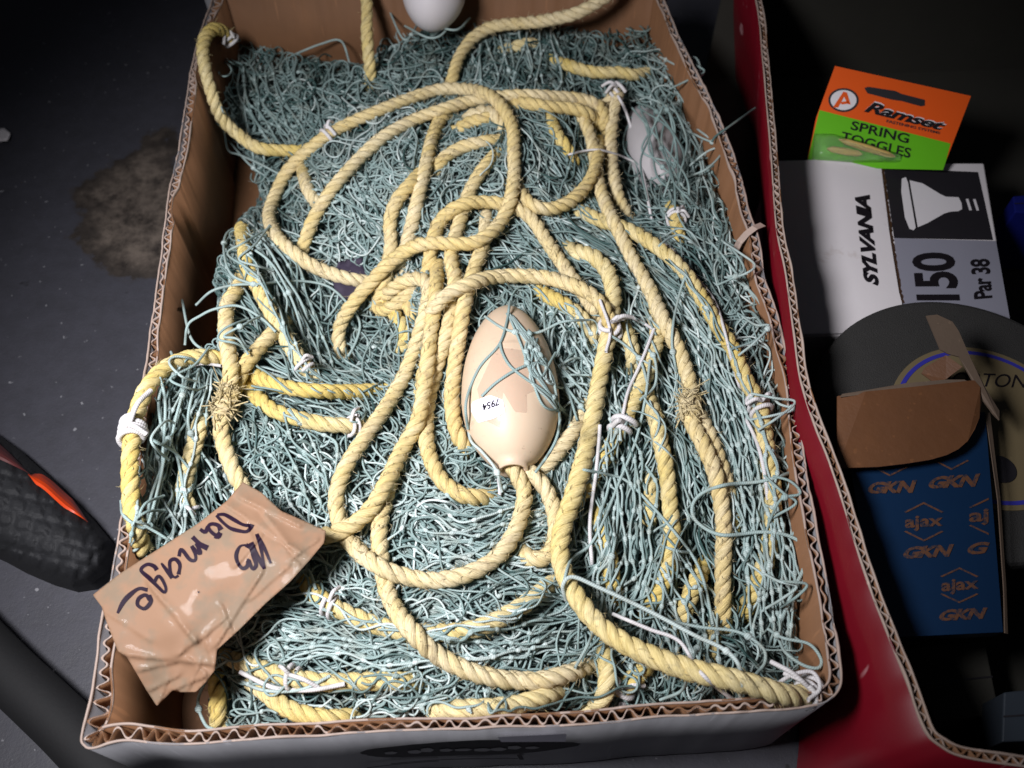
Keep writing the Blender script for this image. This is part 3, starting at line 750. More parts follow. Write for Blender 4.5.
def lay_rope(R, name, parent):
    w = resample(R['w'], 0.0016)
    for c in range(3): w[:, c] = gsmooth(w[:, c], 1.5)
    T, N, B = frames(w)
    n = len(w); r = R['r']
    s = np.arange(n) * 0.0016
    pitch = r * 2 * 2.3
    ph0 = rng.random() * 6.28
    rad = r * (1 + gsmooth(rng.normal(size=n), 8) * 0.12)
    tb = Tubes()
    tvar = 0.5 + gsmooth(rng.normal(size=n), 25) * 1.4
    for k3 in range(3):
        th = ph0 + 2 * math.pi * (s / pitch + k3 / 3.0) + gsmooth(rng.normal(size=n), 20) * 0.5
        off = rad * 0.525
        c = w + off[:, None] * (np.cos(th)[:, None] * N + np.sin(th)[:, None] * B)
        Tc = np.gradient(c, axis=0); Tc /= np.linalg.norm(Tc, axis=1, keepdims=True)
        O = np.cos(th)[:, None] * N + np.sin(th)[:, None] * B
        O -= Tc * (O * Tc).sum(1, keepdims=True); O /= np.linalg.norm(O, axis=1, keepdims=True)
        S_ = np.cross(Tc, O)
        a = np.arange(10) * 2 * math.pi / 10
        sr = rad * 0.535 * (1 + gsmooth(rng.normal(size=n), 3) * 0.10)
        ring = c[:, None] + sr[:, None, None] * (np.cos(a)[None, :, None] * O[:, None] * 0.92 + np.sin(a)[None, :, None] * S_[:, None] * 1.06)
        ts = np.repeat(np.clip(tvar + (rng.random() - .5) * .35, 0, 1), 10)
        tb.push(ring, c, ts)
    # stray fibres
    nh = int(n * (1.5 if R['mat'] == 'rope' else 0.9))
    for _ in range(nh):
        q = int(rng.integers(2, n - 2)); al = rng.random() * 6.28
        o = math.cos(al) * N[q] + math.sin(al) * B[q]
        st = w[q] + o * rad[q] * 0.92
        d = o * rng.uniform(.25, 1.0) + T[q] * rng.choice([-1, 1]) * rng.uniform(.5, 1.5) + rng.normal(size=3) * .35
        d /= np.linalg.norm(d)
        ln_ = rng.uniform(.002, .0055)
        pts = [st, st + d * ln_ * .5, st + d * ln_ + rng.normal(size=3) * ln_ * .25]
        tb.add(pts, [.00022, .00018, .00006], 3, 0.95)
    return tb.build(name, M[R['mat']], parent)

coil = empty("coiled_rope", (-0.02, 0.3, 0.1))
tag(coil, "long pale straw three strand rope looped in loose coils on top of the net", "rope")
for R in ROPES:
    if R['mat'] == 'rope' or R['lvl'] == 4: lay_rope(R, "rope_run", coil)
    else: lay_rope(R, "edge_rope", net)

ROPE_PTS = np.vstack([R['w'] for R in ROPES])
EDGE_PTS = np.vstack([R['w'] for R in ROPES if R['mat'] == 'yrope' and R['lvl'] < 3])
def over(px, py, z, rad=.0072, pts=None):
    pts = ROPE_PTS if pts is None else pts
    w = P(px, py, z)
    for _ in range(2):
        d2 = (w[:, None, 0] - pts[None, :, 0]) ** 2 + (w[:, None, 1] - pts[None, :, 1]) ** 2
        need = np.where(d2 < rad ** 2, pts[None, :, 2] + .35 * rad + np.sqrt(np.clip(rad ** 2 - d2, 0, None)) * .6, -1).max(1)
        zz = np.maximum(z, need); zz = gsmooth(np.maximum(gsmooth(zz, 3), zz * .6 + gsmooth(zz, 3) * .4), 1.5)
        w = P(px, py, zz)
    return w
groups = {}
# the sites gathered into a dozen folds of the net
fold_c = np.array([(290, 90), (470, 50), (640, 70), (690, 170), (370, 190), (520, 190), (270, 300), (540, 320), (330, 450), (170, 460), (450, 560), (330, 660), (500, 680), (620, 560), (720, 430), (740, 300), (760, 600)], float)
for i in range(N_STR):
    n = int(L_str[i])
    v = valid[i, :n]
    if not v.all(): n = int(np.argmin(v))
    if n < 6: continue
    pp = path[i, :n]
    pp = resample(smoothpath(pp[::2], 4), 2.6)
    n = len(pp)
    hump = gsmooth(rng.normal(size=n), 10) * 0.010
    ends = np.minimum(np.arange(n), np.arange(n)[::-1]) / 5.0
    z = hz(pp[:, 0], pp[:, 1]) - depth[i] + hump - 0.016 * np.clip(1 - ends * .8, 0, 1)
    w3 = P(pp[:, 0], pp[:, 1], z)
    if depth[i] < .0035 and rng.random() < .30: w3 = over(pp[:, 0], pp[:, 1], z, .0070, EDGE_PTS)
    g = int(((fold_c - seeds[i]) ** 2).sum(1).argmin())
    if g not in groups: groups[g] = Tubes()
    tn = float(np.clip(ti[i] + b_tint[bid[i]] + rng.normal() * .17 - depth[i] * 4, 0, 1))  # deeper strands get a darker tint: shade painted into the twine
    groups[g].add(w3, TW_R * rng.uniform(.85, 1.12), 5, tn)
    if rng.random() < .30:      # a knot of the mesh somewhere on the strand
        q = int(rng.integers(2, n - 2)); T_ = w3[q + 1] - w3[q - 1]; T_ /= np.linalg.norm(T_) + 1e-9
        kp = w3[q] + np.linspace(-.0022, .0022, 5)[:, None] * T_
        groups[g].add(kp, np.array([.0007, .0015, .0017, .0015, .0007]), 6, min(1, tn + .15))
# fuzz on the worn twine
keys = list(groups)
for g in keys:
    T0 = groups[g]; allv = np.vstack(T0.V)
    pick = allv[rng.integers(0, len(allv), max(1, len(allv) // 240))]
    for p0 in pick:
        d = rng.normal(size=3); d[2] = abs(d[2]) * .7; d /= np.linalg.norm(d); l = rng.uniform(.002, .006)
        T0.add([p0, p0 + d * l * .5, p0 + d * l + rng.normal(size=3) * l * .3], [.00016, .00014, .00005], 3, rng.uniform(.5, 1))
# patches where the knotted diamond mesh can be read
def mesh_patch(line, width, cells, rise=.002, over_pts=None, t0=.6, depth0=0.0):
    c = resample(smoothpath(np.array(line, float), 10), 3.0)
    T_ = np.gradient(c, axis=0); T_ /= np.linalg.norm(T_, axis=1, keepdims=True); n_ = np.stack([-T_[:, 1], T_[:, 0]], 1)
    Lc = len(c); rows = max(2, int(Lc * 3.0 / 26.0))
    node = {}
    for j in range(rows + 1):
        for i in range(cells + 2):
            tpos = (j + rng.normal() * .16) / rows
            k_ = int(np.clip(tpos, 0, 1) * (Lc - 1))
            o_ = ((i + .5 * (j % 2)) / (cells + .5) - .5) * width + rng.normal() * width / cells * .22
            node[i, j] = c[k_] + n_[k_] * o_ + rng.normal(size=2) * 1.5
    tb = Tubes()
    for i in range(cells + 1):
        for fam in (0, 1):
            ii = i; pts = [node[ii, 0]]
            for j in range(1, rows + 1):
                step_ = (0 if (j - 1) % 2 == 0 else 1) if fam else (-1 if (j - 1) % 2 == 0 else 0)
                if (j - 1) % 2 == 0: ii = i if fam else i - 1
                else: ii = i
                if (ii, j) not in node: ii = i
                pts.append(node[ii, j])
            q = resample(smoothpath(np.array(pts), 8), 2.4)
            q = q + np.stack([gsmooth(rng.normal(size=len(q)), 3), gsmooth(rng.normal(size=len(q)), 3)], 1) * 1.6
            ok = inside(INNER, q[:, 0], q[:, 1]); 
            if not ok.all(): q = q[:int(np.argmin(ok))]
            if len(q) < 6: continue
            e_ = np.minimum(np.arange(len(q)), np.arange(len(q))[::-1])
            z = hz(q[:, 0], q[:, 1]) + rise + gsmooth(rng.normal(size=len(q)), 7) * .008 - .012 * np.clip(1 - e_ / 6., 0, 1)
            w3 = over(q[:, 0], q[:, 1], z, .0070, EDGE_PTS)
            tn = t0 + rng.normal() * .08
            tb.add(w3, .00080, 6, tn)
            for m_ in range(8, len(w3) - 4, 11):
                T2 = w3[m_ + 1] - w3[m_ - 1]; T2 /= np.linalg.norm(T2) + 1e-9
                tb.add(w3[m_] + np.linspace(-.002, .002, 5)[:, None] * T2, [.0008, .0014, .0016, .0014, .0008], 6, min(1, tn + .12))
    tb.build("mesh_panel", M['twine'], net)
mesh_patch([(188, 366), (172, 440), (160, 500), (146, 552)], 62, 6)
mesh_patch([(655, 290), (705, 360), (742, 440), (765, 540), (775, 650)], 44, 5)
mesh_patch([(520, 8), (517, 60), (512, 100)], 84, 5)
mesh_patch([(248, 232), (285, 290), (325, 380)], 44, 4)
mesh_patch([(270, 636), (360, 652), (470, 650), (560, 630)], 30, 3)
mesh_patch([(618, 440), (628, 520), (612, 640)], 56, 5)
mesh_patch([(668, 60), (700, 120), (706, 220)], 38, 4, t0=.45)
mesh_patch([(545, 310), (585, 370), (600, 450)], 50, 5)
mesh_patch([(405, 520), (470, 535), (540, 520)], 50, 4)
mesh_patch([(660, 560), (690, 620), (700, 690)], 60, 4)
mesh_patch([(270, 430), (310, 470), (330, 520)], 60, 4)
mesh_patch([(250, 60), (268, 110), (300, 150)], 40, 4, t0=.4)
mesh_patch([(300, 180), (350, 200), (390, 240)], 60, 4, t0=.5)
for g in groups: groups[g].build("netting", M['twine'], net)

def rope_near(px, py, mats=None):
    best = None
    q = None
    for R in ROPES:
        w = R['w']
        d = w - CP
        u = 512 + FPX * (d @ RGT) / (d @ FWD); v = 384 + FPX * (d @ DWN) / (d @ FWD)
        dd = np.hypot(u - px, v - py)
        j = int(dd.argmin())
        if dd[j] < 9:
            key = -w[j, 2]
        else: key = 1 + dd[j]
        if best is None or key < best: best = key; q = (R, j)
    return q

def tie(px, py, turns=2.5, r=0.0014, tails=((14, 10),), spread=1.7):
    R, j = rope_near(px, py)
    w = R['w']; T, N, B = frames(w)
    tb = Tubes()
    t = np.linspace(0, 1, int(turns * 18))
    a = t * turns * 2 * math.pi + rng.random() * 6
    rr = R['r'] * 1.02 + r * .8 + np.sin(a * .5) * .0006
    ax = (t - .5) * turns * r * spread * 2
    p = w[j] + ax[:, None] * T[j] + (rr * np.cos(a))[:, None] * N[j] + (rr * np.sin(a))[:, None] * B[j]
    tb.add(p, r, 7, 0.6)
    for dx, dy in tails:
        mpp = 0.66e-3
        e = w[j] + np.array([0, 0, R['r'] + r])
        p = smoothpath([e, e + np.array([dx * .5 * mpp, -dy * .5 * mpp, .004]), e + np.array([dx * mpp, -dy * mpp, -.001])], 8)
        tb.add(p, r * .9, 7, 0.6)
    return tb.build("binding_tie", M['white_twine'], net)
tie(136, 432, 3.6, .0019, ((12, -40), (18, 8)), 1.1)
tie(303, 366, 1.6, .0014, ((10, -6),))
tie(352, 425, 1.8, .0014, ((6, -16),))
tie(614, 90, 2.2, .0016, ((-16, 12), (-20, -2)))
tie(621, 428, 1.8, .0020, ((-10, 4),))
tie(760, 407, 2.4, .0016, ((-16, 3), (10, -8)))
tie(609, 328, 2.0, .0017, ((14, -6), (24, -8)))
tie(674, 218, 2.4, .0013, ((10, -8), (14, 6)))
tie(229, 42, 1.8, .0016, ((-4, 22), (8, 8)))
tie(322, 124, 1.6, .0016, ((6, -14),))
tie(332, 605, 1.4, .0014, ((8, -14),))
tie(292, 678, 1.5, .0014, ((-10, -8), (26, 10)))
tie(622, 690, 1.6, .0017, ((-10, -12), (20, -2)))
tie(190, 510, 1.6, .0014, ((10, 8),))
tie(808, 693, 2.2, .0016, ((-20, -14), (-30, -24)))

def fray(px, py, n=90, wraps=9):
    R, j = rope_near(px, py)
    w = R['w']; T, N, B = frames(w); tb = Tubes()
    for k2 in range(wraps):
        a0 = rng.random() * 6; t = np.linspace(0, 1, 30)
        a = a0 + t * 2 * math.pi * rng.uniform(.8, 1.3)
        c = w[j] + T[j] * (rng.uniform(-.009, .009))
        tilt = rng.normal() * .004
        p = c + T[j] * (tilt * np.sin(a))[:, None] + (R['r'] * 1.12) * (np.cos(a)[:, None] * N[j] + np.sin(a)[:, None] * B[j])
        tb.add(p, rng.uniform(.0006, .0014), 6, rng.uniform(.4, 1))
    for _ in range(n):
        al = rng.random() * 6.28; o = math.cos(al) * N[j] + math.sin(al) * B[j]
        o[2] = abs(o[2])
        st = w[j] + T[j] * rng.uniform(-.010, .010) + o * R['r']
        d = o * rng.uniform(.0, .28) + np.cross(T[j], o) * rng.choice([-1, 1]) * rng.uniform(.2, .9) + T[j] * rng.normal() * 1.0 + rng.normal(size=3) * .2; d /= np.linalg.norm(d)
        l = rng.uniform(.003, .008)
        tb.add(smoothpath([st, st + d * l * .5, st + d * l + rng.normal(size=3) * .004], 4), rng.uniform(.00025, .0006), 4, rng.uniform(.5, 1))
    return tb.build("frayed_splice", M['rope'], coil)
fray(229, 404, 170, 20); fray(690, 407, 110, 14)

# ------------------------------------------------------------------ floats
def lathe_float(name, A, B_, prof, mat, parent, flat=1.0, seg=40):
    """solid of revolution from A to B"""
    A = np.array(A); B_ = np.array(B_); ax = B_ - A; Ln = np.linalg.norm(ax); ax /= Ln
    s = np.cross(ax, [0, 0, 1.0]); s /= np.linalg.norm(s); u = np.cross(s, ax)
    t = np.arange(seg) * 2 * math.pi / seg
    V = []; 
    for f, r in prof:
        c = A + ax * Ln * f
        V.append(c + r * (np.cos(t)[:, None] * s + flat * np.sin(t)[:, None] * u))
    V = np.vstack(V); n = len(prof)
    i = np.arange(n - 1)[:, None] * seg; j = np.arange(seg)[None]; j2 = (j + 1) % seg
    Q = np.stack([i + j, i + j2, i + seg + j2, i + seg + j], -1).reshape(-1, 4)
    return mesh_np(name, V, Q, mat, parent)
def egg(Rm, peak=.6, neck=.012, pw=0.62):
    f = np.linspace(0, 1, 44); out = [(0.0, .001)]
    for x_ in f:
        if x_ < peak: v_ = math.sqrt(max(0, 1 - ((peak - x_) / peak) ** 2)) ** (2 * pw)
        else: v_ = math.sqrt(max(0, 1 - ((x_ - peak) / (1 - peak)) ** 2)) ** (2 * .55)
        out.append((x_, max(neck * (1 if x_ > .5 else .35), Rm * v_)))
    out += [(1.0, neck * .8), (0.97, neck * .65), (0.85, neck * .6)]
    return out
fl = empty("net_float", tuple(PV(515, 400, .10)))
tag(fl, "egg shaped peach plastic float with a numbered white sticker, in the middle of the net", "fishing float", "floats in the net")
FA = PV(507, 308, .116); FB = PV(513, 471, .119)
body = lathe_float("float_body", FA, FB, egg(.0335, .58, .010, .60), M['float'], fl)
# sticker and clear tape conform to the float's skin
axf = (FB - FA); LF = np.linalg.norm(axf); axf = axf / LF
PROF = egg(.0335, .58, .010, .60)[1:45]
def on_float(px, py, off):
    px = np.asarray(px, float); py = np.asarray(py, float)
    out = []
    pf = np.array([p[0] for p in PROF]); pr = np.array([p[1] for p in PROF])
    d = rays(px, py); d /= np.linalg.norm(d, axis=-1, keepdims=True)
    for dd in d.reshape(-1, 3):
        ts = np.linspace(.40, .72, 900); X = CP + ts[:, None] * dd
        f = ((X - FA) @ axf) / LF
        rr = np.linalg.norm(X - FA - (f * LF)[:, None] * axf, axis=1)
        R_ = np.interp(f, pf, pr, left=0, right=0) + off
        hit = np.nonzero(rr < R_)[0]
        out.append(X[hit[0]] if len(hit) else CP + dd * .56)
    return np.array(out)
def patch_on_float(poly, name, mat, off, step=2.5):
    q, f, _ = cdt_fill(np.array(poly, float), step, .1)
    mb = MB(); mb.add(on_float(q[:, 0], q[:, 1], off), f); return mb.build(name, mat, fl, smooth=True)
patch_on_float([(477, 389), (496, 347), (540, 352), (552, 385), (527, 394), (527, 413), (515, 412), (503, 392), (500, 428), (484, 420)], "clear_tape", M['clear_tape'], .0004)
patch_on_float([(471, 411), (472, 402), (490, 395), (503, 400), (505, 412), (495, 418), (478, 423)], "number_sticker", M['sticker'], .0008)

def text_mesh(body_, bold=0.0, shear=0.0, spacing=1.0):
    cu = bpy.data.curves.new("lettering", 'FONT'); cu.body = body_; cu.size = 1; cu.offset = bold; cu.shear = shear
    cu.space_character = spacing; cu.resolution_u = 4
    o = bpy.data.objects.new("lettering", cu); COL.objects.link(o)
    dg = bpy.context.evaluated_depsgraph_get(); dg.update()
    me = bpy.data.meshes.new_from_object(o.evaluated_get(dg))
    V = np.array([v.co[:2] for v in me.vertices]); F = [tuple(p.vertices) for p in me.polygons]
    bpy.data.objects.remove(o); bpy.data.curves.remove(cu); bpy.data.meshes.remove(me)
    mn, mx = V.min(0), V.max(0)
    return (V - mn) / (mx - mn), F
def text_on(txt, quad, place, name, mat, parent, bold=0.0, shear=0.0, spacing=1.0):
    """quad: where the text's bottom-left, bottom-right, top-right, top-left corners fall"""
    uv_, F = text_mesh(txt, bold, shear, spacing)
    q = np.array(quad, float)
    u, v_ = uv_[:, :1], uv_[:, 1:]
    px = (1 - u) * (1 - v_) * q[0] + u * (1 - v_) * q[1] + u * v_ * q[2] + (1 - u) * v_ * q[3]
    mb = MB(); mb.add(place(px[:, 0], px[:, 1]), F); return mb.build(name, mat, parent)
text_on("7954", [(499, 398), (482, 404), (483, 411), (499, 405)], lambda a, b: on_float(a, b, .0012), "lettering", M['ink'], fl, .015)

wf = empty("net_float", tuple(PV(435, 5, .09)))
tag(wf, "round white plastic float at the back of the carton, half out of the picture", "fishing float", "floats in the net")
c0 = PV(434, -9, .150)
lathe_float("float_body", c0 + np.array([-.028, .004, .002]), c0 + np.array([.028, -.004, -.002]), [(0, .002)] + [(t, .0345 * math.sin(math.pi * t) ** .5) for t in np.linspace(.02, .98, 30)] + [(1, .002)], M['white_float'], wf)
gf = empty("net_float", tuple(PV(655, 150, .07)))
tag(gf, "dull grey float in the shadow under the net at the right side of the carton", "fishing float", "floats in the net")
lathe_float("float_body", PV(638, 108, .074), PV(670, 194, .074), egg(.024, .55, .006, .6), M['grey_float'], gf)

# purple cloth scrap down in the gap
mb = MB(); q, f, _ = cdt_fill(np.array([(338, 262), (362, 258), (368, 280), (356, 300), (340, 300), (332, 280)], float), 4)
V = P(q[:, 0], q[:, 1], .088 + rng.normal(size=len(q)) * .0015); mb.add(V, f)
tag(mb.build("cloth_scrap", M['purple_cloth'], None, smooth=True, solid=.0015), "small dark purple cloth scrap showing in a gap between ropes and net", "cloth")

# ------------------------------------------------------------------ single loose strands over everything
def loose(pts, white=False, r=.0010, tint=.6, add=.003, on=True):
    q = resample(smoothpath(np.array([p[:2] for p in pts], float), 12), 2.2)
    z = hz(q[:, 0], q[:, 1]) + add + gsmooth(rng.normal(size=len(q)), 8) * .003
    e_ = np.minimum(np.arange(len(q)), np.arange(len(q))[::-1]); z = z - .018 * np.clip(1 - e_ / 7.0, 0, 1)
    w = over(q[:, 0], q[:, 1], z)
    w[:, 2] -= 0
    on = np.array([False] * len(q))
    cand = inside(FLOAT_POLY * 1.0, q[:, 0], q[:, 1])
    if cand.any():
        k0 = np.nonzero(cand)[0]; hit = on_float(q[k0, 0], q[k0, 1], r * 1.05); w[k0] = hit
        for c in range(3): w[:, c] = gsmooth(w[:, c], 1.2)
    return w, r, tint, white
def L(pts, white=False, **k_):
    w, r, t, wh = loose(pts, white, **k_)
    tb = Tubes(); tb.add(w, r, 7, t)
    if not white and rng.random() < .6:
        q = int(rng.integers(3, len(w) - 3)); T_ = w[q + 1] - w[q - 1]; T_ /= np.linalg.norm(T_)
        tb.add(w[q] + np.linspace(-.0024, .0024, 5)[:, None] * T_, [.001, .0021, .0024, .0021, .001], 7, t + .1)
    tb.build("loose_white_cord" if white else "loose_twine", M['white_twine' if white else 'twine'], net)
L([(569, 467), (610, 475), (628, 482), (651, 505), (672, 529), (692, 555), (704, 582), (713, 625)])
L([(798, 470), (763, 481), (725, 485), (701, 494), (692, 508), (698, 523), (722, 535), (763, 532), (789, 536), (804, 547), (804, 567), (792, 593), (782, 620), (780, 632)], r=.0012, add=.006)
L([(768, 629), (783, 638), (809, 644), (821, 659), (818, 668), (803, 665), (786, 653), (779, 640)], add=.03)
L([(650, 612), (667, 620), (700, 627), (738, 632), (762, 647), (765, 662), (756, 674)], add=.02)
L([(747, 335), (759, 326), (777, 329), (786, 344), (786, 364)])
L([(771, 367), (791, 367), (803, 376), (802, 388), (791, 393)], add=.012)
L([(196, 305), (212, 291), (235, 285), (259, 284), (297, 281), (329, 287), (352, 309), (360, 326), (352, 350), (338, 367)])
L([(185, 345), (188, 325), (200, 316), (215, 309), (238, 306), (261, 318), (276, 332)], add=.01)
L([(291, 56), (321, 44), (341, 41), (350, 64)])
L([(468, 430), (466, 402), (479, 368), (499, 345), (507, 321), (510, 300)], add=.036, tint=.5)
L([(481, 397), (497, 382), (520, 368), (541, 363), (552, 376), (556, 394), (560, 420), (556, 440), (546, 458), (535, 473)], add=.036, tint=.55)
L([(484, 316), (507, 330), (536, 333), (562, 322), (590, 320)], add=.03, tint=.6)
L([(500, 342), (502, 352), (510, 366), (526, 379), (540, 388), (554, 400)], add=.037, tint=.5)
L([(540, 330), (534, 350), (530, 372), (541, 378), (548, 366), (556, 352)], add=.035, tint=.5)
L([(468, 425), (471, 441), (482, 452), (496, 470), (502, 492)], add=.022, tint=.8)
L([(498, 26), (501, 41), (507, 64), (513, 85)]); L([(530, 10), (519, 32), (527, 53), (535, 85)]); L([(551, 29), (563, 56), (573, 82)]); L([(480, 0), (500, 28), (520, 32), (545, 5)])
L([(636, 94), (665, 105), (683, 120), (700, 150), (706, 190)]); L([(712, 142), (716, 136), (730, 126), (755, 108)], tint=.12, add=.04)
L([(680, 86), (683, 64), (694, 57), (700, 67), (697, 85), (690, 95)], add=.02)
L([(171, 352), (177, 369), (160, 393), (162, 428), (177, 457), (186, 500), (200, 530)], add=.008)
L([(121, 501), (124, 516), (144, 528), (152, 512), (162, 470), (166, 440)], add=.012)
L([(156, 366), (165, 400), (163, 450), (158, 500), (140, 545), (128, 552)], add=.01); L([(190, 370), (178, 410), (168, 450), (150, 500), (146, 540)], add=.01)
L([(200, 365), (188, 420), (200, 450), (213, 470), (222, 500)], add=.01); L([(182, 300), (192, 340), (215, 355)], add=.0)
L([(203, 116), (222, 128), (228, 150), (240, 155), (262, 165), (290, 180)], add=.012); L([(228, 140), (250, 165), (268, 178)], add=.01)
L([(250, 225), (228, 232), (224, 252), (232, 275), (258, 286)], add=.012); L([(245, 232), (265, 245), (282, 272), (300, 300), (312, 330)], add=.008); L([(238, 240), (270, 262), (292, 300), (306, 345)], add=.008)
for _ in range(26):
    a_ = np.array([rng.uniform(500, 575), rng.uniform(300, 330)]); b_ = np.array([rng.uniform(522, 562), rng.uniform(345, 378)]); c_ = np.array([rng.uniform(556, 590), rng.uniform(380, 425)])
    if rng.random() < .4: a_, b_, c_ = np.array([rng.uniform(575, 592), rng.uniform(330, 400)]), np.array([rng.uniform(548, 560), rng.uniform(350, 385)]), np.array([rng.uniform(528, 548), rng.uniform(318, 352)])
    L([a_, (a_ + b_) / 2 + rng.normal(size=2) * 5, b_, (b_ + c_) / 2 + rng.normal(size=2) * 5, c_], add=.012, tint=rng.uniform(.45, .7), r=.0009)
for _ in range(12):
    a_ = np.array([rng.uniform(628, 690), rng.uniform(92, 120)]); c_ = np.array([rng.uniform(640, 700), rng.uniform(180, 210)])
    L([a_, a_ * .6 + c_ * .4 + rng.normal(size=2) * 12, a_ * .25 + c_ * .75 + rng.normal(size=2) * 8, c_], add=.034, tint=rng.uniform(.2, .5), r=.0009)
for cx_l, cy_l, sx in ((700, 70, 1), (716, 150, 1), (748, 262, 1), (768, 330, 1), (786, 402, 1), (796, 500, 1), (800, 590, 1), (236, 250, -1), (226, 330, -1), (176, 372, -1), (150, 440, -1), (142, 520, -1)):
    for _ in range(2):
        a_ = np.array([cx_l - sx * rng.uniform(18, 40), cy_l - rng.uniform(8, 26)]); c_ = np.array([cx_l - sx * rng.uniform(18, 40), cy_l + rng.uniform(10, 30)])
        m_ = np.array([cx_l + sx * rng.uniform(-4, 10), cy_l + rng.normal() * 6])
        L([a_, (a_ + m_) / 2 + rng.normal(size=2) * 4, m_, (m_ + c_) / 2 + rng.normal(size=2) * 4, c_], add=rng.uniform(.012, .026), tint=rng.uniform(.45, .75), r=.0009)
L([(563, 585), (571, 560), (590, 545), (604, 520), (620, 480), (636, 440), (645, 400), (650, 360)], add=.004); L([(590, 540), (605, 500), (612, 475), (618, 500), (615, 540), (606, 580)], add=.004)
L([(645, 345), (655, 360), (655, 385), (640, 400)], add=.008); L([(610, 335), (625, 345), (640, 360), (648, 385)], add=.01)
L([(215, 730), (205, 724), (198, 700), (212, 672), (228, 660)], add=.0); L([(232, 676), (262, 690), (300, 690), (330, 676)], tint=.7); L([(655, 540), (668, 548), (690, 552), (700, 540)]); 
L([(700, 230), (722, 255), (745, 285), (762, 310)]); L([(710, 276), (735, 280), (758, 300), (768, 325)]); L([(690, 262), (678, 300), (672, 340), (678, 380)], add=.01); L([(652, 262), (660, 245), (680, 235), (702, 250)], add=.012)
L([(420, 20), (405, 40), (390, 12), (384, -5)], add=.02); L([(452, 5), (446, 30), (430, 38), (405, 26)], add=.03); L([(470, 18), (455, 30), (425, 22)], add=.035)
L([(285, 545), (300, 556), (320, 560), (345, 575)]); L([(286, 595), (296, 580), (308, 570), (316, 590)]); L([(575, 668), (590, 640), (600, 610), (604, 585)], add=.01); L([(700, 640), (690, 668), (682, 690), (660, 700)], add=.02)
L([(566, 600), (563, 585), (573, 577), (600, 588), (649, 611), (694, 635), (720, 647), (735, 659), (741, 674), (740, 703)], r=.0013, tint=.8, add=.035)
L([(618, 96), (626, 112), (636, 146), (645, 185), (652, 222)], True, r=.0013)
L([(566, 155), (600, 150), (640, 165), (660, 185)], True, r=.0010, tint=.4)
L([(222, 366), (200, 364), (178, 372), (162, 388)], True, r=.0011, add=.006)
L([(640, 232), (670, 248), (700, 282), (715, 302), (724, 329), (736, 376), (745, 400)], True, r=.0011, add=.004, tint=.5)
L([(654, 329), (646, 350), (639, 367), (628, 392), (622, 420)], True, r=.0012, add=.008); L([(600, 425), (599, 441), (596, 473), (590, 523), (593, 576)], True, r=.0013, add=.006)
L([(613, 614), (649, 629), (679, 641), (697, 668), (714, 685), (738, 703)], True, r=.0012, add=.034); L([(770, 690), (790, 676), (812, 672), (820, 688), (808, 700)], True, r=.0012, add=.04)
L([(240, 672), (275, 688), (310, 690), (345, 684)], True, r=.0014); L([(497, 472), (500, 490), (498, 505)], True, r=.0013, add=.006)
L([(600, 300), (610, 330), (606, 352)], True, r=.0012); L([(612, 322), (632, 318), (655, 330)], True, r=.0012)
L([(740, 408), (756, 440), (764, 470), (768, 500)], True, r=.0013)

# ------------------------------------------------------------------ brown tape label
TP = np.array([(243, 482), (262, 493), (281, 511), (302, 520), (326, 531), (324, 543), (309, 561), (290, 582), (265, 604), (240, 629), (217, 650), (215, 670), (206, 682), (196, 692), (181, 692), (173, 690), (157, 706),
               (146, 689), (136, 672), (127, 657), (118, 651), (107, 623), (102, 607), (93, 595), (121, 573), (168, 543), (199, 523), (227, 501)], float)
TC = np.array([(243, 482, .146), (326, 533, .142), (93, 595, .134), (120, 600, .139), (200, 560, .150), (270, 545, .150), (180, 620, .146), (240, 629, .134), (217, 655, .126), (157, 706, .098), (127, 657, .125), (200, 690, .108), (110, 630, .136)], float)
RIDGES = [((140, 670), (176, 662), .002, 3), ((188, 690), (200, 664), .0022, 3), ((160, 700), (168, 680), .002, 3), ((205, 672), (188, 658), .002, 3), ((232, 632), (222, 606), .002, 3), ((255, 545), (246, 520), .0014, 3), ((300, 566), (282, 545), .0016, 3), ((106, 612), (150, 640), .0009, 4), ((149, 584), (196, 642), .0032, 4), ((216, 645), (262, 572), .0026, 3.5), ((225, 505), (305, 556), .0022, 3.5), ((240, 498), (300, 526), .0026, 4), ((262, 512), (296, 556), .0020, 3),
          ((128, 655), (214, 664), .0030, 4), ((178, 655), (196, 640), .0025, 4), ((205, 640), (214, 666), .002, 3), ((150, 690), (178, 676), .002, 3), ((290, 560), (318, 540), .0018, 3), ((200, 640), (226, 618), .0022, 3), ((250, 600), (290, 565), .0015, 3), ((172, 690), (205, 676), .003, 4), ((237, 565), (262, 535), .0015, 3)]
def tape_z(px, py):
    d2 = (px[:, None] - TC[:, 0]) ** 2 + (py[:, None] - TC[:, 1]) ** 2 + 2600
    w = d2 ** -1.9; z = (w * TC[:, 2]).sum(1) / w.sum(1)
    for a, b, hgt, wd in RIDGES:
        wd = wd * .62
        a = np.array(a, float); b = np.array(b, float); ab = b - a; L2 = ab @ ab
        t = np.clip(((px - a[0]) * ab[0] + (py - a[1]) * ab[1]) / L2, 0, 1)
        sd = ((px - a[0]) * ab[1] - (py - a[1]) * ab[0]) / math.sqrt(L2)
        dd = np.hypot(px - a[0] - t * ab[0], py - a[1] - t * ab[1])
        z = z + hgt * .8 * np.exp(-np.abs(dd / wd) * 1.3) * (0.7 + .3 * np.sin(t * 9)) + .30 * hgt * np.tanh(sd / wd) * np.exp(-(dd / (3 * wd)) ** 2)
    z = z + .0001 * np.sin(px * .21 + py * .13) * np.sin(py * .17 - px * .05)
    return z
tl = empty("tape_label", tuple(PV(200, 590, .13)))
tag(tl, "crumpled strip of brown packing tape with handwriting, stuck to the rope at the left front", "tape label")
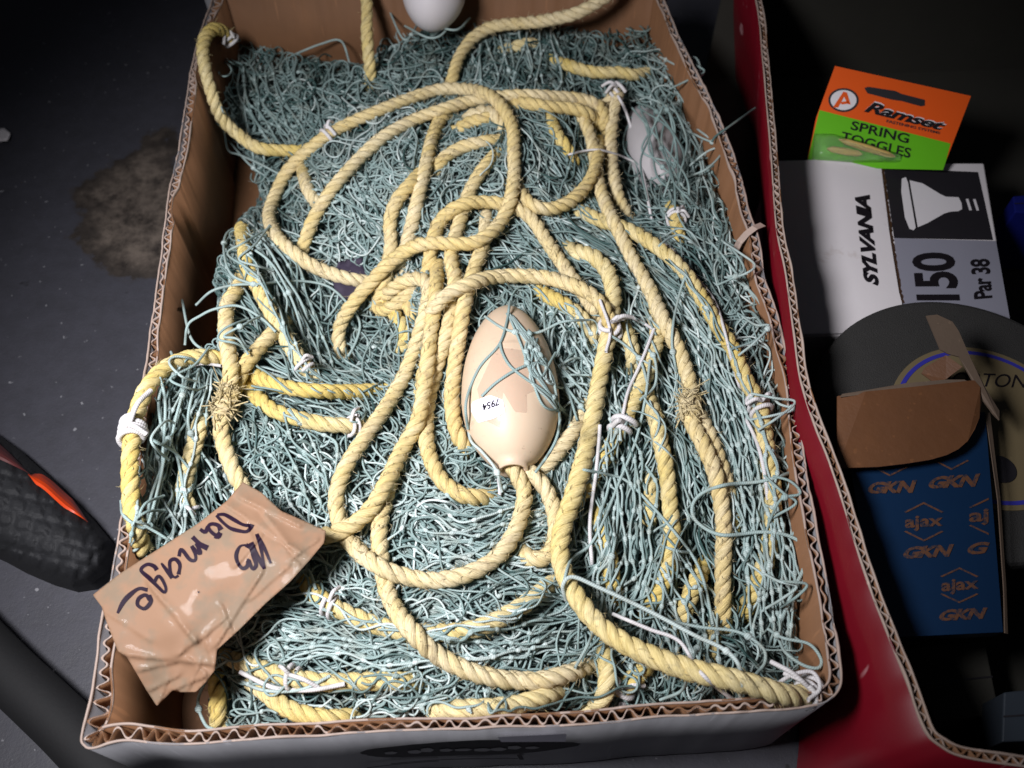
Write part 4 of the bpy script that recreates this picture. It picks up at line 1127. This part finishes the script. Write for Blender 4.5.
q, f, _ = cdt_fill(TP, 1.9, .2)
mb = MB(); mb.add(P(q[:, 0], q[:, 1], tape_z(q[:, 0], q[:, 1])), f); mb.build("tape_strip", M['tape'], tl, smooth=True, solid=.0003)
def c2(pts): return [(90 + x_ / 3.2, 470 + y_ / 3.2) for x_, y_ in pts]
def c2(pts): return [(110 + x_ / 6.0235, 505 + y_ / 6.0235) for x_, y_ in pts]
STROKES = [
    [(640, 62), (680, 105), (725, 140), (780, 156), (822, 160), (846, 138), (856, 116)], [(645, 58), (690, 58), (745, 88), (800, 118), (846, 124)],
    [(668, 150), (650, 122), (612, 114), (592, 130), (608, 160), (640, 182), (664, 166)], [(592, 130), (572, 162), (542, 146)], [(664, 166), (652, 190), (630, 184)],
    [(588, 260), (540, 235), (496, 192)], [(520, 230), (545, 288), (520, 280), (492, 246)], [(492, 246), (514, 300), (512, 332), (480, 328), (430, 268), (414, 310)],
    [(412, 418), (420, 360), (392, 326), (360, 342), (366, 410), (390, 436), (412, 424)], [(308, 350), (340, 392), (374, 440)],
    [(282, 392), (264, 368), (222, 358), (186, 392), (236, 440), (288, 492), (326, 526), (336, 500), (312, 446), (288, 430), (262, 472)],
    [(240, 540), (246, 582), (208, 624), (166, 602), (174, 562), (214, 542), (240, 572)], [(226, 512), (172, 504), (112, 548), (76, 590), (44, 652)],
    [(968, 352), (930, 262), (884, 174)], [(884, 174), (912, 280), (930, 384)], [(930, 384), (886, 306), (848, 226)], 
    [(818, 240), (782, 250), (760, 300), (770, 350), (800, 382), (828, 366), (834, 330), (858, 384), (880, 360), (862, 310), (848, 262), (818, 240)]]
mb = MB()
for st in STROKES:
    p = resample(smoothpath(c2(st), 8), 1.2)
    T_ = np.gradient(p, axis=0); T_ /= np.linalg.norm(T_, axis=1, keepdims=True) + 1e-9
    n_ = np.stack([-T_[:, 1], T_[:, 0]], 1)
    hw = 1.9 + gsmooth(rng.normal(size=len(p)), 4) * .9
    rows = [p + n_ * (hw * k_)[:, None] for k_ in (-1, -.5, 0, .5, 1)]
    W3 = [P(r_[:, 0], r_[:, 1], tape_z(r_[:, 0], r_[:, 1]) + .0007) for r_ in rows]
    for a, b in zip(W3[:-1], W3[1:]): mb.strip(a, b)
dot = np.array([(197.5, 591.5), (199, 591), (199.5, 592.5), (198, 593.2)]); mb.add(P(dot[:, 0], dot[:, 1], tape_z(dot[:, 0], dot[:, 1]) + .0007), [(0, 1, 2, 3)])
mb.build("handwriting", M['marker'], tl, smooth=True)

# ------------------------------------------------------------------ red carton beside it
RZ = 0.162
red_px = [(735, -60), (756, 0), (763, 59), (767, 104), (772, 163), (777, 228), (786, 273), (794, 332), (801, 380), (815, 425), (828, 457), (844, 504), (865, 572), (886, 628), (908, 683), (924, 728), (940, 745), (967, 757), (1040, 768), (1110, 776)]
rr_ = np.array(red_px, float)
red_w = P(rr_[:, 0], rr_[:, 1], RZ)[:, :2]
redL = resample(smoothpath(red_w, 8), 0.0011)
redbox = empty("red_carton", (float(red_w[9, 0]), float(red_w[9, 1]), 0))
tag(redbox, "tall red printed carton with a bare corrugated rim, right of the net carton", "cardboard box")
def open_wall(L_, o0, o1, z0, z1, name, mat, parent, zn=.0005, foot=None):
    t = np.gradient(L_, axis=0); t /= np.linalg.norm(t, axis=1, keepdims=True)
    n_ = np.stack([-t[:, 1], t[:, 0]], 1)
    if n_[len(n_) // 3, 0] < 0: n_ = -n_
    for a in (0, 1): n_[:, a] = gsmooth(n_[:, a], 6)
    n = len(L_); zt = z1 + wnoise(n, 5, zn)
    o0 = np.broadcast_to(o0, (n,)); o1 = np.broadcast_to(o1, (n,))
    A = L_ + n_ * o0[:, None]; B_ = L_ + n_ * o1[:, None]
    fo_ = 0 if foot is None else foot
    rings = [np.column_stack([A + fo_, np.full(n, z0)]), np.column_stack([A + fo_ * .45, np.full(n, (z0 + z1) / 2)]), np.column_stack([A, zt]), np.column_stack([B_, zt]), np.column_stack([B_ + fo_ * .45, np.full(n, (z0 + z1) / 2)]), np.column_stack([B_ + fo_, np.full(n, z0)])]
    i = np.arange(n - 1)
    Q = [np.stack([r * n + i, r * n + i + 1, (r + 1) * n + i + 1, (r + 1) * n + i], 1) for r in range(5)]
    return mesh_np(name, np.vstack(rings), np.vstack(Q), mat, parent, smooth=False)
# the carton's side leans: its foot stands clear of the net carton
fy = np.interp(redL[:, 1], np.sort(red_w[:, 1]), np.arange(len(red_w)))
rimv = rr_[:, 1]
corr_px = np.interp(rimv, [-60, 0, 228, 332, 504, 640, 728, 760, 790], [50, 50, 42, 28, 15, -8, -32, -36, -36])
corr_w = corr_px * 0.70e-3
FOOT = np.column_stack([np.interp(-redL[:, 1], -red_w[:, 1], corr_w), np.zeros(len(redL))])
nR = len(redL); sR = np.arange(nR) * .0011
open_wall(redL, -.0007, 0, .002, RZ, "outer_wall", M['red_print'], redbox, foot=FOOT)
open_wall(redL, .0040, .0047, .002, RZ, "inner_wall", M['kraft'], redbox, foot=FOOT)
wv = np.sin(2 * math.pi * sR / .0075 + wnoise(nR, 40, .8)); fo = .002 + .0016 * wv
open_wall(redL, fo - .0003, fo + .0004, RZ - .012, RZ - .0004, "fluting", M['kraft'], redbox, foot=FOOT * (.012 / RZ))  # brown below the pale top: shade inside the flutes set by colour
open_wall(redL, fo - .0004, fo + .0005, RZ - .0012, RZ + .0002, "flute_edge", M['kraft_edge'], redbox)
for o in (-.0008, .0038): open_wall(redL, o, o + .001, RZ - .0006, RZ + .0008, "cut_edge", M['kraft_edge'], redbox)
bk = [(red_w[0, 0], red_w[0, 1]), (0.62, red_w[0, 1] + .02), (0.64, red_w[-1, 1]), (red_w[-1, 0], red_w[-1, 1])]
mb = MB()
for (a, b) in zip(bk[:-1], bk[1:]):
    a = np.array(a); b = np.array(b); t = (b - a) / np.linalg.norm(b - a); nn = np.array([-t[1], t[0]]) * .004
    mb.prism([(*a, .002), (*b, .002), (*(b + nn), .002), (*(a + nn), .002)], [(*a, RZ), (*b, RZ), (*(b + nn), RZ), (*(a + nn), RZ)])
mb.build("far_wall", M['dark_card'], redbox)  # kraft inside coloured near black, its shade painted in
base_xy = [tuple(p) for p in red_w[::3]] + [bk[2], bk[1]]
mb = MB(); mb.prism([(x_, y_, .002) for x_, y_ in base_xy], [(x_, y_, .006) for x_, y_ in base_xy]); mb.build("base", M['dark_card'], redbox)  # base darkened likewise, shade of the carton's inside as colour

# --- bulb carton
ZB = .097
def bt(px, py, off=0.0): return P(np.asarray(px, float), np.asarray(py, float), ZB + off)
bb = empty("bulb_carton", tuple(PV(890, 250, .007)))
tag(bb, "soiled white light bulb carton with black and grey panels, inside the red carton", "bulb box")
top = bt([772, 984, 1013, 800], [163, 163, 336, 336])
mb = MB(); bot = top.copy(); bot[:, 2] = .0065
mb.prism(bot[::-1], top[::-1]); mb.build("carton_body", M['white_card'], bb, bevel=.0012)
fp = [(776, 161), (880, 158), (884, 190), (889, 230), (894, 262), (899, 292), (902, 303), (901, 312), (862, 333), (799, 334)]
fpa = np.array(fp, float); tp_ = bt(fpa[:, 0], fpa[:, 1], .0028); bo_ = bt(fpa[:, 0], fpa[:, 1], .0006)
mb = MB(); mb.prism(bo_, tp_); mb.build("lid_flap", M['white_card'], bb)
e = np.array([(880.5, 159), (884.5, 190), (889.5, 230), (894.5, 262), (899.5, 292), (902.3, 303)], float); e = resample(e, 2)
e[:, 0] += rng.normal(size=len(e)) * .4
mb = MB(); mb.strip(bt(e[:, 0], e[:, 1], .0030), bt(e[:, 0] + 2.4, e[:, 1], .0007)); mb.build("torn_edge", M['kraft'], bb)
flat = lambda off: (lambda a, b: bt(a, b, off))
def poly_at(pts, off, name, mat, parent, place=bt):
    p = np.array(pts, float); mb = MB(); mb.add(place(p[:, 0], p[:, 1], off), [tuple(range(len(p)))]); return mb.build(name, mat, parent)
poly_at([(884, 168), (978, 172), (993, 240), (894, 238)], .0005, "printed_panel", M['black_print'], bb)
poly_at([(894, 238), (996, 241), (1013, 336), (906, 336)], .0007, "printed_panel", M['grey_card'], bb)
def c5(pts): return [(760 + x_ / 3.879, 140 + y_ / 3.879) for x_, y_ in pts]
poly_at(c5([(550, 150), (566, 144), (574, 165), (604, 340), (596, 350), (580, 345), (562, 300), (548, 200)]), .0011, "bulb_print", M['logo_white'], bb)
poly_at(c5([(580, 156), (630, 168), (700, 210), (722, 220), (770, 222), (782, 245), (784, 268), (770, 276), (738, 278), (715, 285), (650, 322), (612, 338)]), .0011, "bulb_print", M['logo_white'], bb)
for s_ in ([(798, 229), (808, 228), (822, 272), (812, 273)], [(826, 230), (836, 229), (850, 273), (840, 274)]): poly_at(c5(s_), .0011, "bulb_print", M['logo_white'], bb)
text_on("SYLVANIA", c5([(462, 566), (426, 212), (366, 212), (404, 560)]), flat(.0034), "lettering", M['ink'], bb, .055, .28, .92)
text_on("150", c5([(778, 622), (752, 434), (586, 438), (606, 622)]), flat(.0012), "lettering", M['ink'], bb, .03, 0, .95)
text_on("Par 38", c5([(902, 612), (890, 460), (814, 462), (830, 618)]), flat(.0012), "lettering", M['ink'], bb, .03, 0, .95)

# --- header card of the wall toggles
cardA = PV(835, 66, .142); cardB = PV(971, 96, .142); cardC = PV(812, 150, .101)
CPN = Plane(cardA, cardB, cardC)
cpl = lambda off: (lambda a, b: CPN.at(a, b, off))
tg = empty("toggle_packet", tuple(CPN.at(np.array(885.), np.array(190.))))
tag(tg, "orange and green hang card of spring toggles standing behind the bulb carton", "hardware packet")
def cplace(a, b, off): return CPN.at(a, b, off)
cardpts = [(835, 66), (971, 96), (946, 161), (943, 170), (806, 167), (816, 118)]
cp_ = np.array(cardpts, float); mb = MB(); mb.prism(CPN.at(cp_[:, 0], cp_[:, 1], -.0006), CPN.at(cp_[:, 0], cp_[:, 1], 0)); mb.build("card", M['orange_card'], tg)
poly_at([(819.5, 110), (950.5, 143.5), (946, 161), (943, 170), (806, 167)], .0003, "green_panel", M['green_card'], tg, cplace)
def c4(pts): return [(720 + x_ / 3.368, y_ / 3.368) for x_, y_ in pts]
poly_at(c4([(486, 296), (500, 292), (590, 306), (612, 316), (690, 336), (690, 356), (676, 358), (610, 340), (580, 336), (496, 314)]), .0004, "hang_slot", M['black_print'], tg, cplace)
cx_, cy_ = 720 + 416 / 3.368, 337 / 3.368
t = np.arange(40) * 2 * math.pi / 40
poly_at(np.column_stack([cx_ + 15.2 * np.cos(t), cy_ + 12.0 * np.sin(t)]), .0004, "logo_ring", M['black_print'], tg, cplace)
poly_at(np.column_stack([cx_ + 13.0 * np.cos(t), cy_ + 10.0 * np.sin(t)]), .0007, "logo_disc", M['logo_white'], tg, cplace)
poly_at(c4([(380, 362), (416, 308), (428, 312), (440, 352), (430, 350), (418, 326), (398, 362)]), .0010, "logo_mark", M['orange_card'], tg, cplace)
poly_at(c4([(404, 344), (430, 340), (436, 348), (410, 352)]), .0010, "logo_mark", M['orange_card'], tg, cplace)
RQ = [(484, 376), (752, 442), (764, 412), (496, 338)]
text_on("Ramset", c4([(x_ + 3, y_ - 3) for x_, y_ in RQ]), cpl(.0007), "lettering", M['logo_white'], tg, .02, .35, .95)
text_on("Ramset", c4(RQ), cpl(.0010), "lettering", M['ink'], tg, .035, .35, .95)
text_on("FASTENING SYSTEMS", c4([(560, 412), (740, 452), (742, 444), (562, 402)]), cpl(.0007), "lettering", M['black_print'], tg, .03)
text_on("SPRING", c4([(438, 436), (634, 484), (640, 452), (446, 406)]), cpl(.0007), "lettering", M['ink'], tg, .02)
text_on("TOGGLES", c4([(406, 472), (640, 534), (646, 500), (412, 442)]), cpl(.0007), "lettering", M['ink'], tg, .02)
# clear blister with the toggles in it
bq, bf, bb_ = cdt_fill(np.array(c4([(318, 452), (380, 452), (480, 478), (580, 512), (612, 520), (606, 545), (420, 545), (310, 545)]), float), 3, .1)
de = np.sqrt(((bq[:, None] - bb_[None]) ** 2).sum(-1)).min(1)
mb = MB(); off = .0008 + .009 * (1 - np.exp(-de / 3.5))
mb.add(np.array([CPN.at(np.array([a]), np.array([b]), o)[0] for (a, b), o in zip(bq, off)]), bf); mb.build("clear_blister", M['blister'], tg, smooth=True, solid=.0004)
tb = Tubes()
for a, b in (((400, 470), (590, 528)), ((360, 500), (480, 520))):
    A_ = CPN.at(np.array([720 + a[0] / 3.368]), np.array([a[1] / 3.368]), .0042)[0]; B_ = CPN.at(np.array([720 + b[0] / 3.368]), np.array([b[1] / 3.368]), .0042)[0]
    tb.add(np.linspace(A_, B_, 8), [.0005, .0026, .0026, .003, .003, .0026, .0026, .0005], 10, .5)
tb.build("spring_toggle", M['brass'], tg)

# --- the grinding wheel
ZW = .115
wh = empty("grinding_wheel", tuple(PV(968, 425, ZW - .025)))
tag(wh, "grey abrasive grinding wheel with a cream paper label, inside the red carton", "grinding wheel")
wc = PV(968, 420, ZW); e1 = PV(843, 352, ZW); e2 = PV(962, 292, ZW)
WR = 0.5 * (np.linalg.norm(e1 - wc) + np.linalg.norm(e2 - wc))
def disc(c, R, z0, z1, n=96, rnd=.004):
    t = np.arange(n) * 2 * math.pi / n; V = []; rings = [(R - rnd, z0), (R, z0 + rnd), (R, z1 - rnd), (R - rnd * .3, z1 - rnd * .3), (R - rnd, z1)]
    mb = MB()
    for r, z in rings: V += [(c[0] + r * math.cos(a), c[1] + r * math.sin(a), z) for a in t]
    F = [(k_ * n + i, k_ * n + (i + 1) % n, (k_ + 1) * n + (i + 1) % n, (k_ + 1) * n + i) for k_ in range(len(rings) - 1) for i in range(n)]
    F += [tuple(range(n))[::-1], tuple(range((len(rings) - 1) * n, len(rings) * n))]
    mb.add(V, F); return mb
disc(wc, WR, ZW - .014, ZW).build("abrasive_body", M['abrasive'], wh, smooth=False, bevel=0)
lc = PV(985, 425, ZW)
LR = 0.5 * (np.linalg.norm(PV(983, 355, ZW) - lc) + np.linalg.norm(PV(887, 384, ZW) - lc))
disc(lc, LR, ZW - .0005, ZW + .0009, 96, .0002).build("paper_label", M['cream'], wh)
t = np.linspace(0, 2 * math.pi, 97)
def ringmb(c, r0, r1, z): 
    mb = MB(); mb.strip([(c[0] + r0 * math.cos(a), c[1] + r0 * math.sin(a), z) for a in t], [(c[0] + r1 * math.cos(a), c[1] + r1 * math.sin(a), z) for a in t]); return mb
ringmb(lc, LR * .90, LR * .945, ZW + .0013).build("printed_ring", M['blue_ink'], wh)
text_on("NORTON", [(934, 385), (1026, 388), (1028, 375), (938, 371)], lambda a, b: P(a, b, ZW + .0013), "lettering", M['ink'], wh, .0, .1)
disc(PV(1000, 470, ZW), .010, ZW, ZW + .0016, 40, .0003).build("bore", M['black_print'], wh)

# --- blue screw box with its end flaps open
ajA = PV(850, 470, .134); ajB = PV(985, 418, .140); ajC = PV(1003, 632, .126)
AP = Plane(ajA, ajB, ajC)
def aplace(a, b, off=0.0): return AP.at(np.asarray(a, float), np.asarray(b, float), off)
aj = empty("screw_box", tuple(aplace(925, 640, -.05)))
tag(aj, "blue hardware box with orange print and its brown end flaps folded open", "hardware box")
fc = np.array([(842, 420), (985, 412), (1003, 632), (880, 638)], float)
ft = aplace(fc[:, 0], fc[:, 1]); fbk = ft - AP.n * .013
mb = MB()
mb.add(ft, [(0, 1, 2, 3)]); mb.add(ft - AP.n * .0009, [(3, 2, 1, 0)])
for i in (1, 2, 3):
    j = (i + 1) % 4
    if i == 3: continue
    mb.add([ft[i], ft[j], fbk[j], fbk[i]], [(0, 1, 2, 3)])
mb.add([ft[3], ft[0], fbk[0], fbk[3]], [(0, 1, 2, 3)]); mb.add(fbk, [(3, 2, 1, 0)])
mb.build("box_body", M['blue_card'], aj)
mb = MB(); s0 = aplace([986, 998, 1004, 1005], [414, 500, 590, 633], .0008); mb.strip(s0, aplace([990, 1000.5, 1006.5, 1008], [412, 500, 590, 634], -.0006)); mb.build("raw_edge", M['grey_board'], aj, solid=.0006)
# folded front flap with a round corner
def flap(px, zs, name, mat, sol=.0012):
    p = np.array(px, float); V = P(p[:, 0], p[:, 1], np.array(zs, float)); mb = MB(); mb.add(V, [tuple(range(len(V)))]); return mb.build(name, mat, aj, solid=sol)
def c6(pts): return [(784 + x_ / 4.267, 280 + y_ / 4.267) for x_, y_ in pts]
fl_px = c6([(225, 499), (340, 488), (560, 466), (740, 446), (800, 440), (825, 470), (838, 530), (830, 590), (810, 640), (780, 690), (740, 725), (690, 750), (620, 770), (520, 786), (400, 800), (225, 806)])
ff = np.array(fl_px, float)
V = aplace(ff[:, 0], ff[:, 1], .012); 
nfold = (ff[:, 1] < 396)
V = V + AP.n * np.where(nfold, .003, 0)[:, None]
mb = MB(); mb.add(V, [tuple(range(len(V)))]); mb.build("front_flap", M['flap_brown'], aj, solid=.0014)
tl_ = np.array(c6([(240, 500), (340, 488), (560, 466), (740, 446), (800, 440)]), float)
A_ = aplace(tl_[:, 0], tl_[:, 1], .0155); up = np.array(c6([(250, 486), (350, 470), (520, 440), (690, 425), (770, 425)]), float); B_ = aplace(up[:, 0], up[:, 1], .0165)
mb = MB(); mb.strip(A_, B_); mb.build("fold_crease", M['grey_board'], aj, solid=.0008)
sf = np.array(c6([(604, 155), (650, 150), (715, 180), (742, 220), (790, 330), (860, 470), (915, 560), (915, 600), (890, 575), (850, 520), (800, 430), (745, 330), (700, 318), (665, 300)]), float)
ds = np.clip((sf[:, 1] - 312) / 100, 0, 1)
V = P(sf[:, 0], sf[:, 1], .170 - ds * .020)
mb = MB(); mb.add(V, [tuple(range(len(V)))]); mb.build("side_flap", M['grey_board'], aj, solid=.0012)
inn = np.array(c6([(600, 375), (690, 322), (760, 372), (690, 425), (640, 440), (585, 400)]), float)
mb = MB(); mb.add(P(inn[:, 0], inn[:, 1], np.array([.141, .147, .147, .141, .139, .139])), [tuple(range(6))]); mb.build("inner_flap", M['flap_brown'], aj, solid=.001)
def c8(pts): return [(860 + x_ / 3.341, 420 + y_ / 3.341) for x_, y_ in pts]
apl = lambda off: (lambda a, b: AP.at(a, b, off))
def hexring(cx, cy, w_, h_, off, full=True, clip=None):
    hx = [(cx, cy - h_), (cx + w_, cy - h_ * .5), (cx + w_, cy + h_ * .5), (cx, cy + h_), (cx - w_, cy + h_ * .5), (cx - w_, cy - h_ * .5)]
    mb = MB()
    for i in range(6):
        if i in (1, 4): continue
        a = np.array(hx[i]); b = np.array(hx[(i + 1) % 6]); c_ = np.array([cx, cy])
        q_ = np.array(c8([a, b, c_ + (b - c_) * .90, c_ + (a - c_) * .90]))
        if clip is not None and q_[:, 0].max() > clip: continue
        mb.add(AP.at(q_[:, 0], q_[:, 1], off), [(0, 1, 2, 3)])
    return mb.build("printed_hexagon", M['orange_ink'], aj)
hexring(213, 340, 66, 66, .0006); hexring(332, 552, 64, 60, .0006); hexring(305, 105, 60, 62, .0006); hexring(100, 128, 60, 60, .0006); hexring(430, 322, 66, 62, .0006, clip=991)
text_on("ajax", c8([(150, 374), (277, 366), (277, 316), (150, 322)]), apl(.0007), "lettering", M['orange_ink'], aj, .03)
text_on("ajax", c8([(272, 586), (396, 576), (396, 526), (272, 534)]), apl(.0007), "lettering", M['orange_ink'], aj, .03)
text_on("aj", c8([(364, 356), (430, 350), (430, 296), (364, 300)]), apl(.0007), "lettering", M['orange_ink'], aj, .03)
for qd in ([(24, 246), (190, 244), (190, 200), (30, 208)], [(226, 230), (400, 222), (402, 178), (236, 190)], [(142, 464), (312, 456), (314, 414), (150, 424)], [(262, 672), (424, 664), (426, 626), (270, 634)]):
    text_on("GKN", c8(qd), apl(.0007), "lettering", M['orange_ink'], aj, .05, .25, .9)
text_on("G", c8([(356, 450), (432, 446), (434, 406), (364, 410)]), apl(.0007), "lettering", M['orange_ink'], aj, .05, .25, .9)

# --- dark things at the bottom of the red carton
def carton(name, px, z0, z1, mat, label, cat, shrink=1.0):
    p = np.array(px, float); T_ = P(p[:, 0], p[:, 1], z1); B_ = T_.copy(); B_[:, 2] = z0
    o = empty(name, tuple(T_.mean(0) * [1, 1, 0] + [0, 0, z0])); tag(o, label, cat)
    mb = MB(); mb.prism(B_[::-1], T_[::-1]); mb.build("carton_body", mat, o, bevel=.001)
    mid = (T_[0] + T_[3]) / 2, (T_[1] + T_[2]) / 2
    d = (T_[3] - T_[0]); d /= np.linalg.norm(d)
    mb = MB(); mb.add([mid[0] - d * .0005 + [0, 0, .0006], mid[1] - d * .0005 + [0, 0, .0006], mid[1] + d * .0006 + [0, 0, .0006], mid[0] + d * .0006 + [0, 0, .0006]], [(0, 1, 2, 3)])
    mb.build("lid_seam", M['black_print'], o)
    return o
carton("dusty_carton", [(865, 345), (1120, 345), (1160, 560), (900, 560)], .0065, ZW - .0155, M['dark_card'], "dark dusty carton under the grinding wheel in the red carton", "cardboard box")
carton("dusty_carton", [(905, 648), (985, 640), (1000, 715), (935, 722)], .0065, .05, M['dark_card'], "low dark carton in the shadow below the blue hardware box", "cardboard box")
carton("plastic_case", [(1004, 692), (1100, 682), (1110, 738), (1002, 742)], .0065, .08, M['bluegrey'], "blue grey plastic case at the right edge below the blue hardware box", "plastic case")
carton("blue_packet", [(1013, 196), (1060, 192), (1064, 214), (1015, 212)], .0065, .08, M['blue_plastic'], "small blue plastic packet at the right edge beside the bulb carton", "packet")

# ------------------------------------------------------------------ left side: shoe, tube, paper scrap
SH = np.array([(-150, 330), (-60, 395), (0, 436), (22, 452), (58, 484), (92, 518), (110, 540), (114, 556), (108, 572), (92, 584), (72, 587), (48, 580), (20, 568), (0, 557), (-60, 530), (-150, 500)], float)
sh = empty("work_shoe", tuple(PV(40, 530, 0)))
tag(sh, "black shoe toe with square studs and an orange side stripe, left of the net carton", "shoe")
q, f, bnd = cdt_fill(SH, 2.2, .05)
de = np.sqrt(((q[:, None] - bnd[None]) ** 2).sum(-1)).min(1)
z = .012 + .040 * (1 - np.exp(-de / 14.0))
ca, sa = math.cos(.25), math.sin(.25)
U = (q[:, 0] * ca + q[:, 1] * sa) / 19.0; Vv = (-q[:, 0] * sa + q[:, 1] * ca) / 17.0
U = U + .5 * (np.floor(Vv) % 2)
lug = (np.abs((U % 1) - .5) < .34) & (np.abs((Vv % 1) - .5) < .34) & (de > 6)
lug = lug & (((q[:, 0] + 20) * 48 - (q[:, 1] - 445) * 52) < 52 * 20 * 10) 
z = z + np.where(lug, .0022, 0)
V = P(q[:, 0], q[:, 1], z)
mb = MB(); mb.add(V, f)
nb = len(bnd)
b3 = P(bnd[:, 0], bnd[:, 1], np.full(nb, .012)); b0 = b3.copy(); b0[:, 2] = .0005
mb.strip(np.vstack([b3, b3[:1]]), np.vstack([b0, b0[:1]])); mb.build("shoe_upper", M['shoe_black'], sh, smooth=True)
def shoe_strip(cl, hw, mat, name, lift):
    p = resample(smoothpath(np.array(cl, float), 10), 2.5)
    T_ = np.gradient(p, axis=0); T_ /= np.linalg.norm(T_, axis=1, keepdims=True); n_ = np.stack([-T_[:, 1], T_[:, 0]], 1)
    k_ = np.linspace(0, 1, len(p)); hwv = hw * np.clip(np.minimum(k_ / .15, (1 - k_) / .35), .08, 1)
    rows = []
    for s_ in (-1, -.5, 0, .5, 1):
        r_ = p + n_ * (hwv * s_)[:, None]
        dd = np.sqrt(((r_[:, None] - bnd[None]) ** 2).sum(-1)).min(1)
        zz_ = gsmooth(.012 + .040 * (1 - np.exp(-dd / 14.0)), 8) + .0035 + lift * (1 - abs(s_) ** 2)
        rows.append(P(r_[:, 0], r_[:, 1], zz_))
    mb = MB()
    for a, b in zip(rows[:-1], rows[1:]): mb.strip(a, b)
    return mb.build(name, mat, sh, smooth=True)
shoe_strip([(28, 474), (45, 483), (62, 498), (78, 512), (88, 522)], 6, M['orange_trim'], "orange_stripe", .0035)
shoe_strip([(-80, 400), (-20, 440), (8, 458), (30, 474)], 8, M['grey_trim'], "side_panel", .003)
tb = Tubes()
tp = resample(smoothpath(np.array([(-170, 480), (-70, 590), (0, 664), (40, 702), (75, 736), (110, 776), (150, 840)], float), 10), 5)
w3 = P(tp[:, 0], tp[:, 1], np.full(len(tp), .020)); tb.add(w3, .0185, 28, .5)
tag(tb.build("rubber_hose", M['black_rubber']), "thick smooth black hose crossing the floor in the front left corner", "hose")
q, f, _ = cdt_fill(np.array([(-6, 130), (4, 128), (11, 134), (8, 141), (-4, 142)], float), 2.5)
mb = MB(); mb.add(P(q[:, 0], q[:, 1], .004 + rng.normal(size=len(q)) * .0009), f)
tag(mb.build("paper_scrap", M['white_card'], None, smooth=True, solid=.0008), "tiny white paper scrap on the floor at the left edge", "paper scrap")
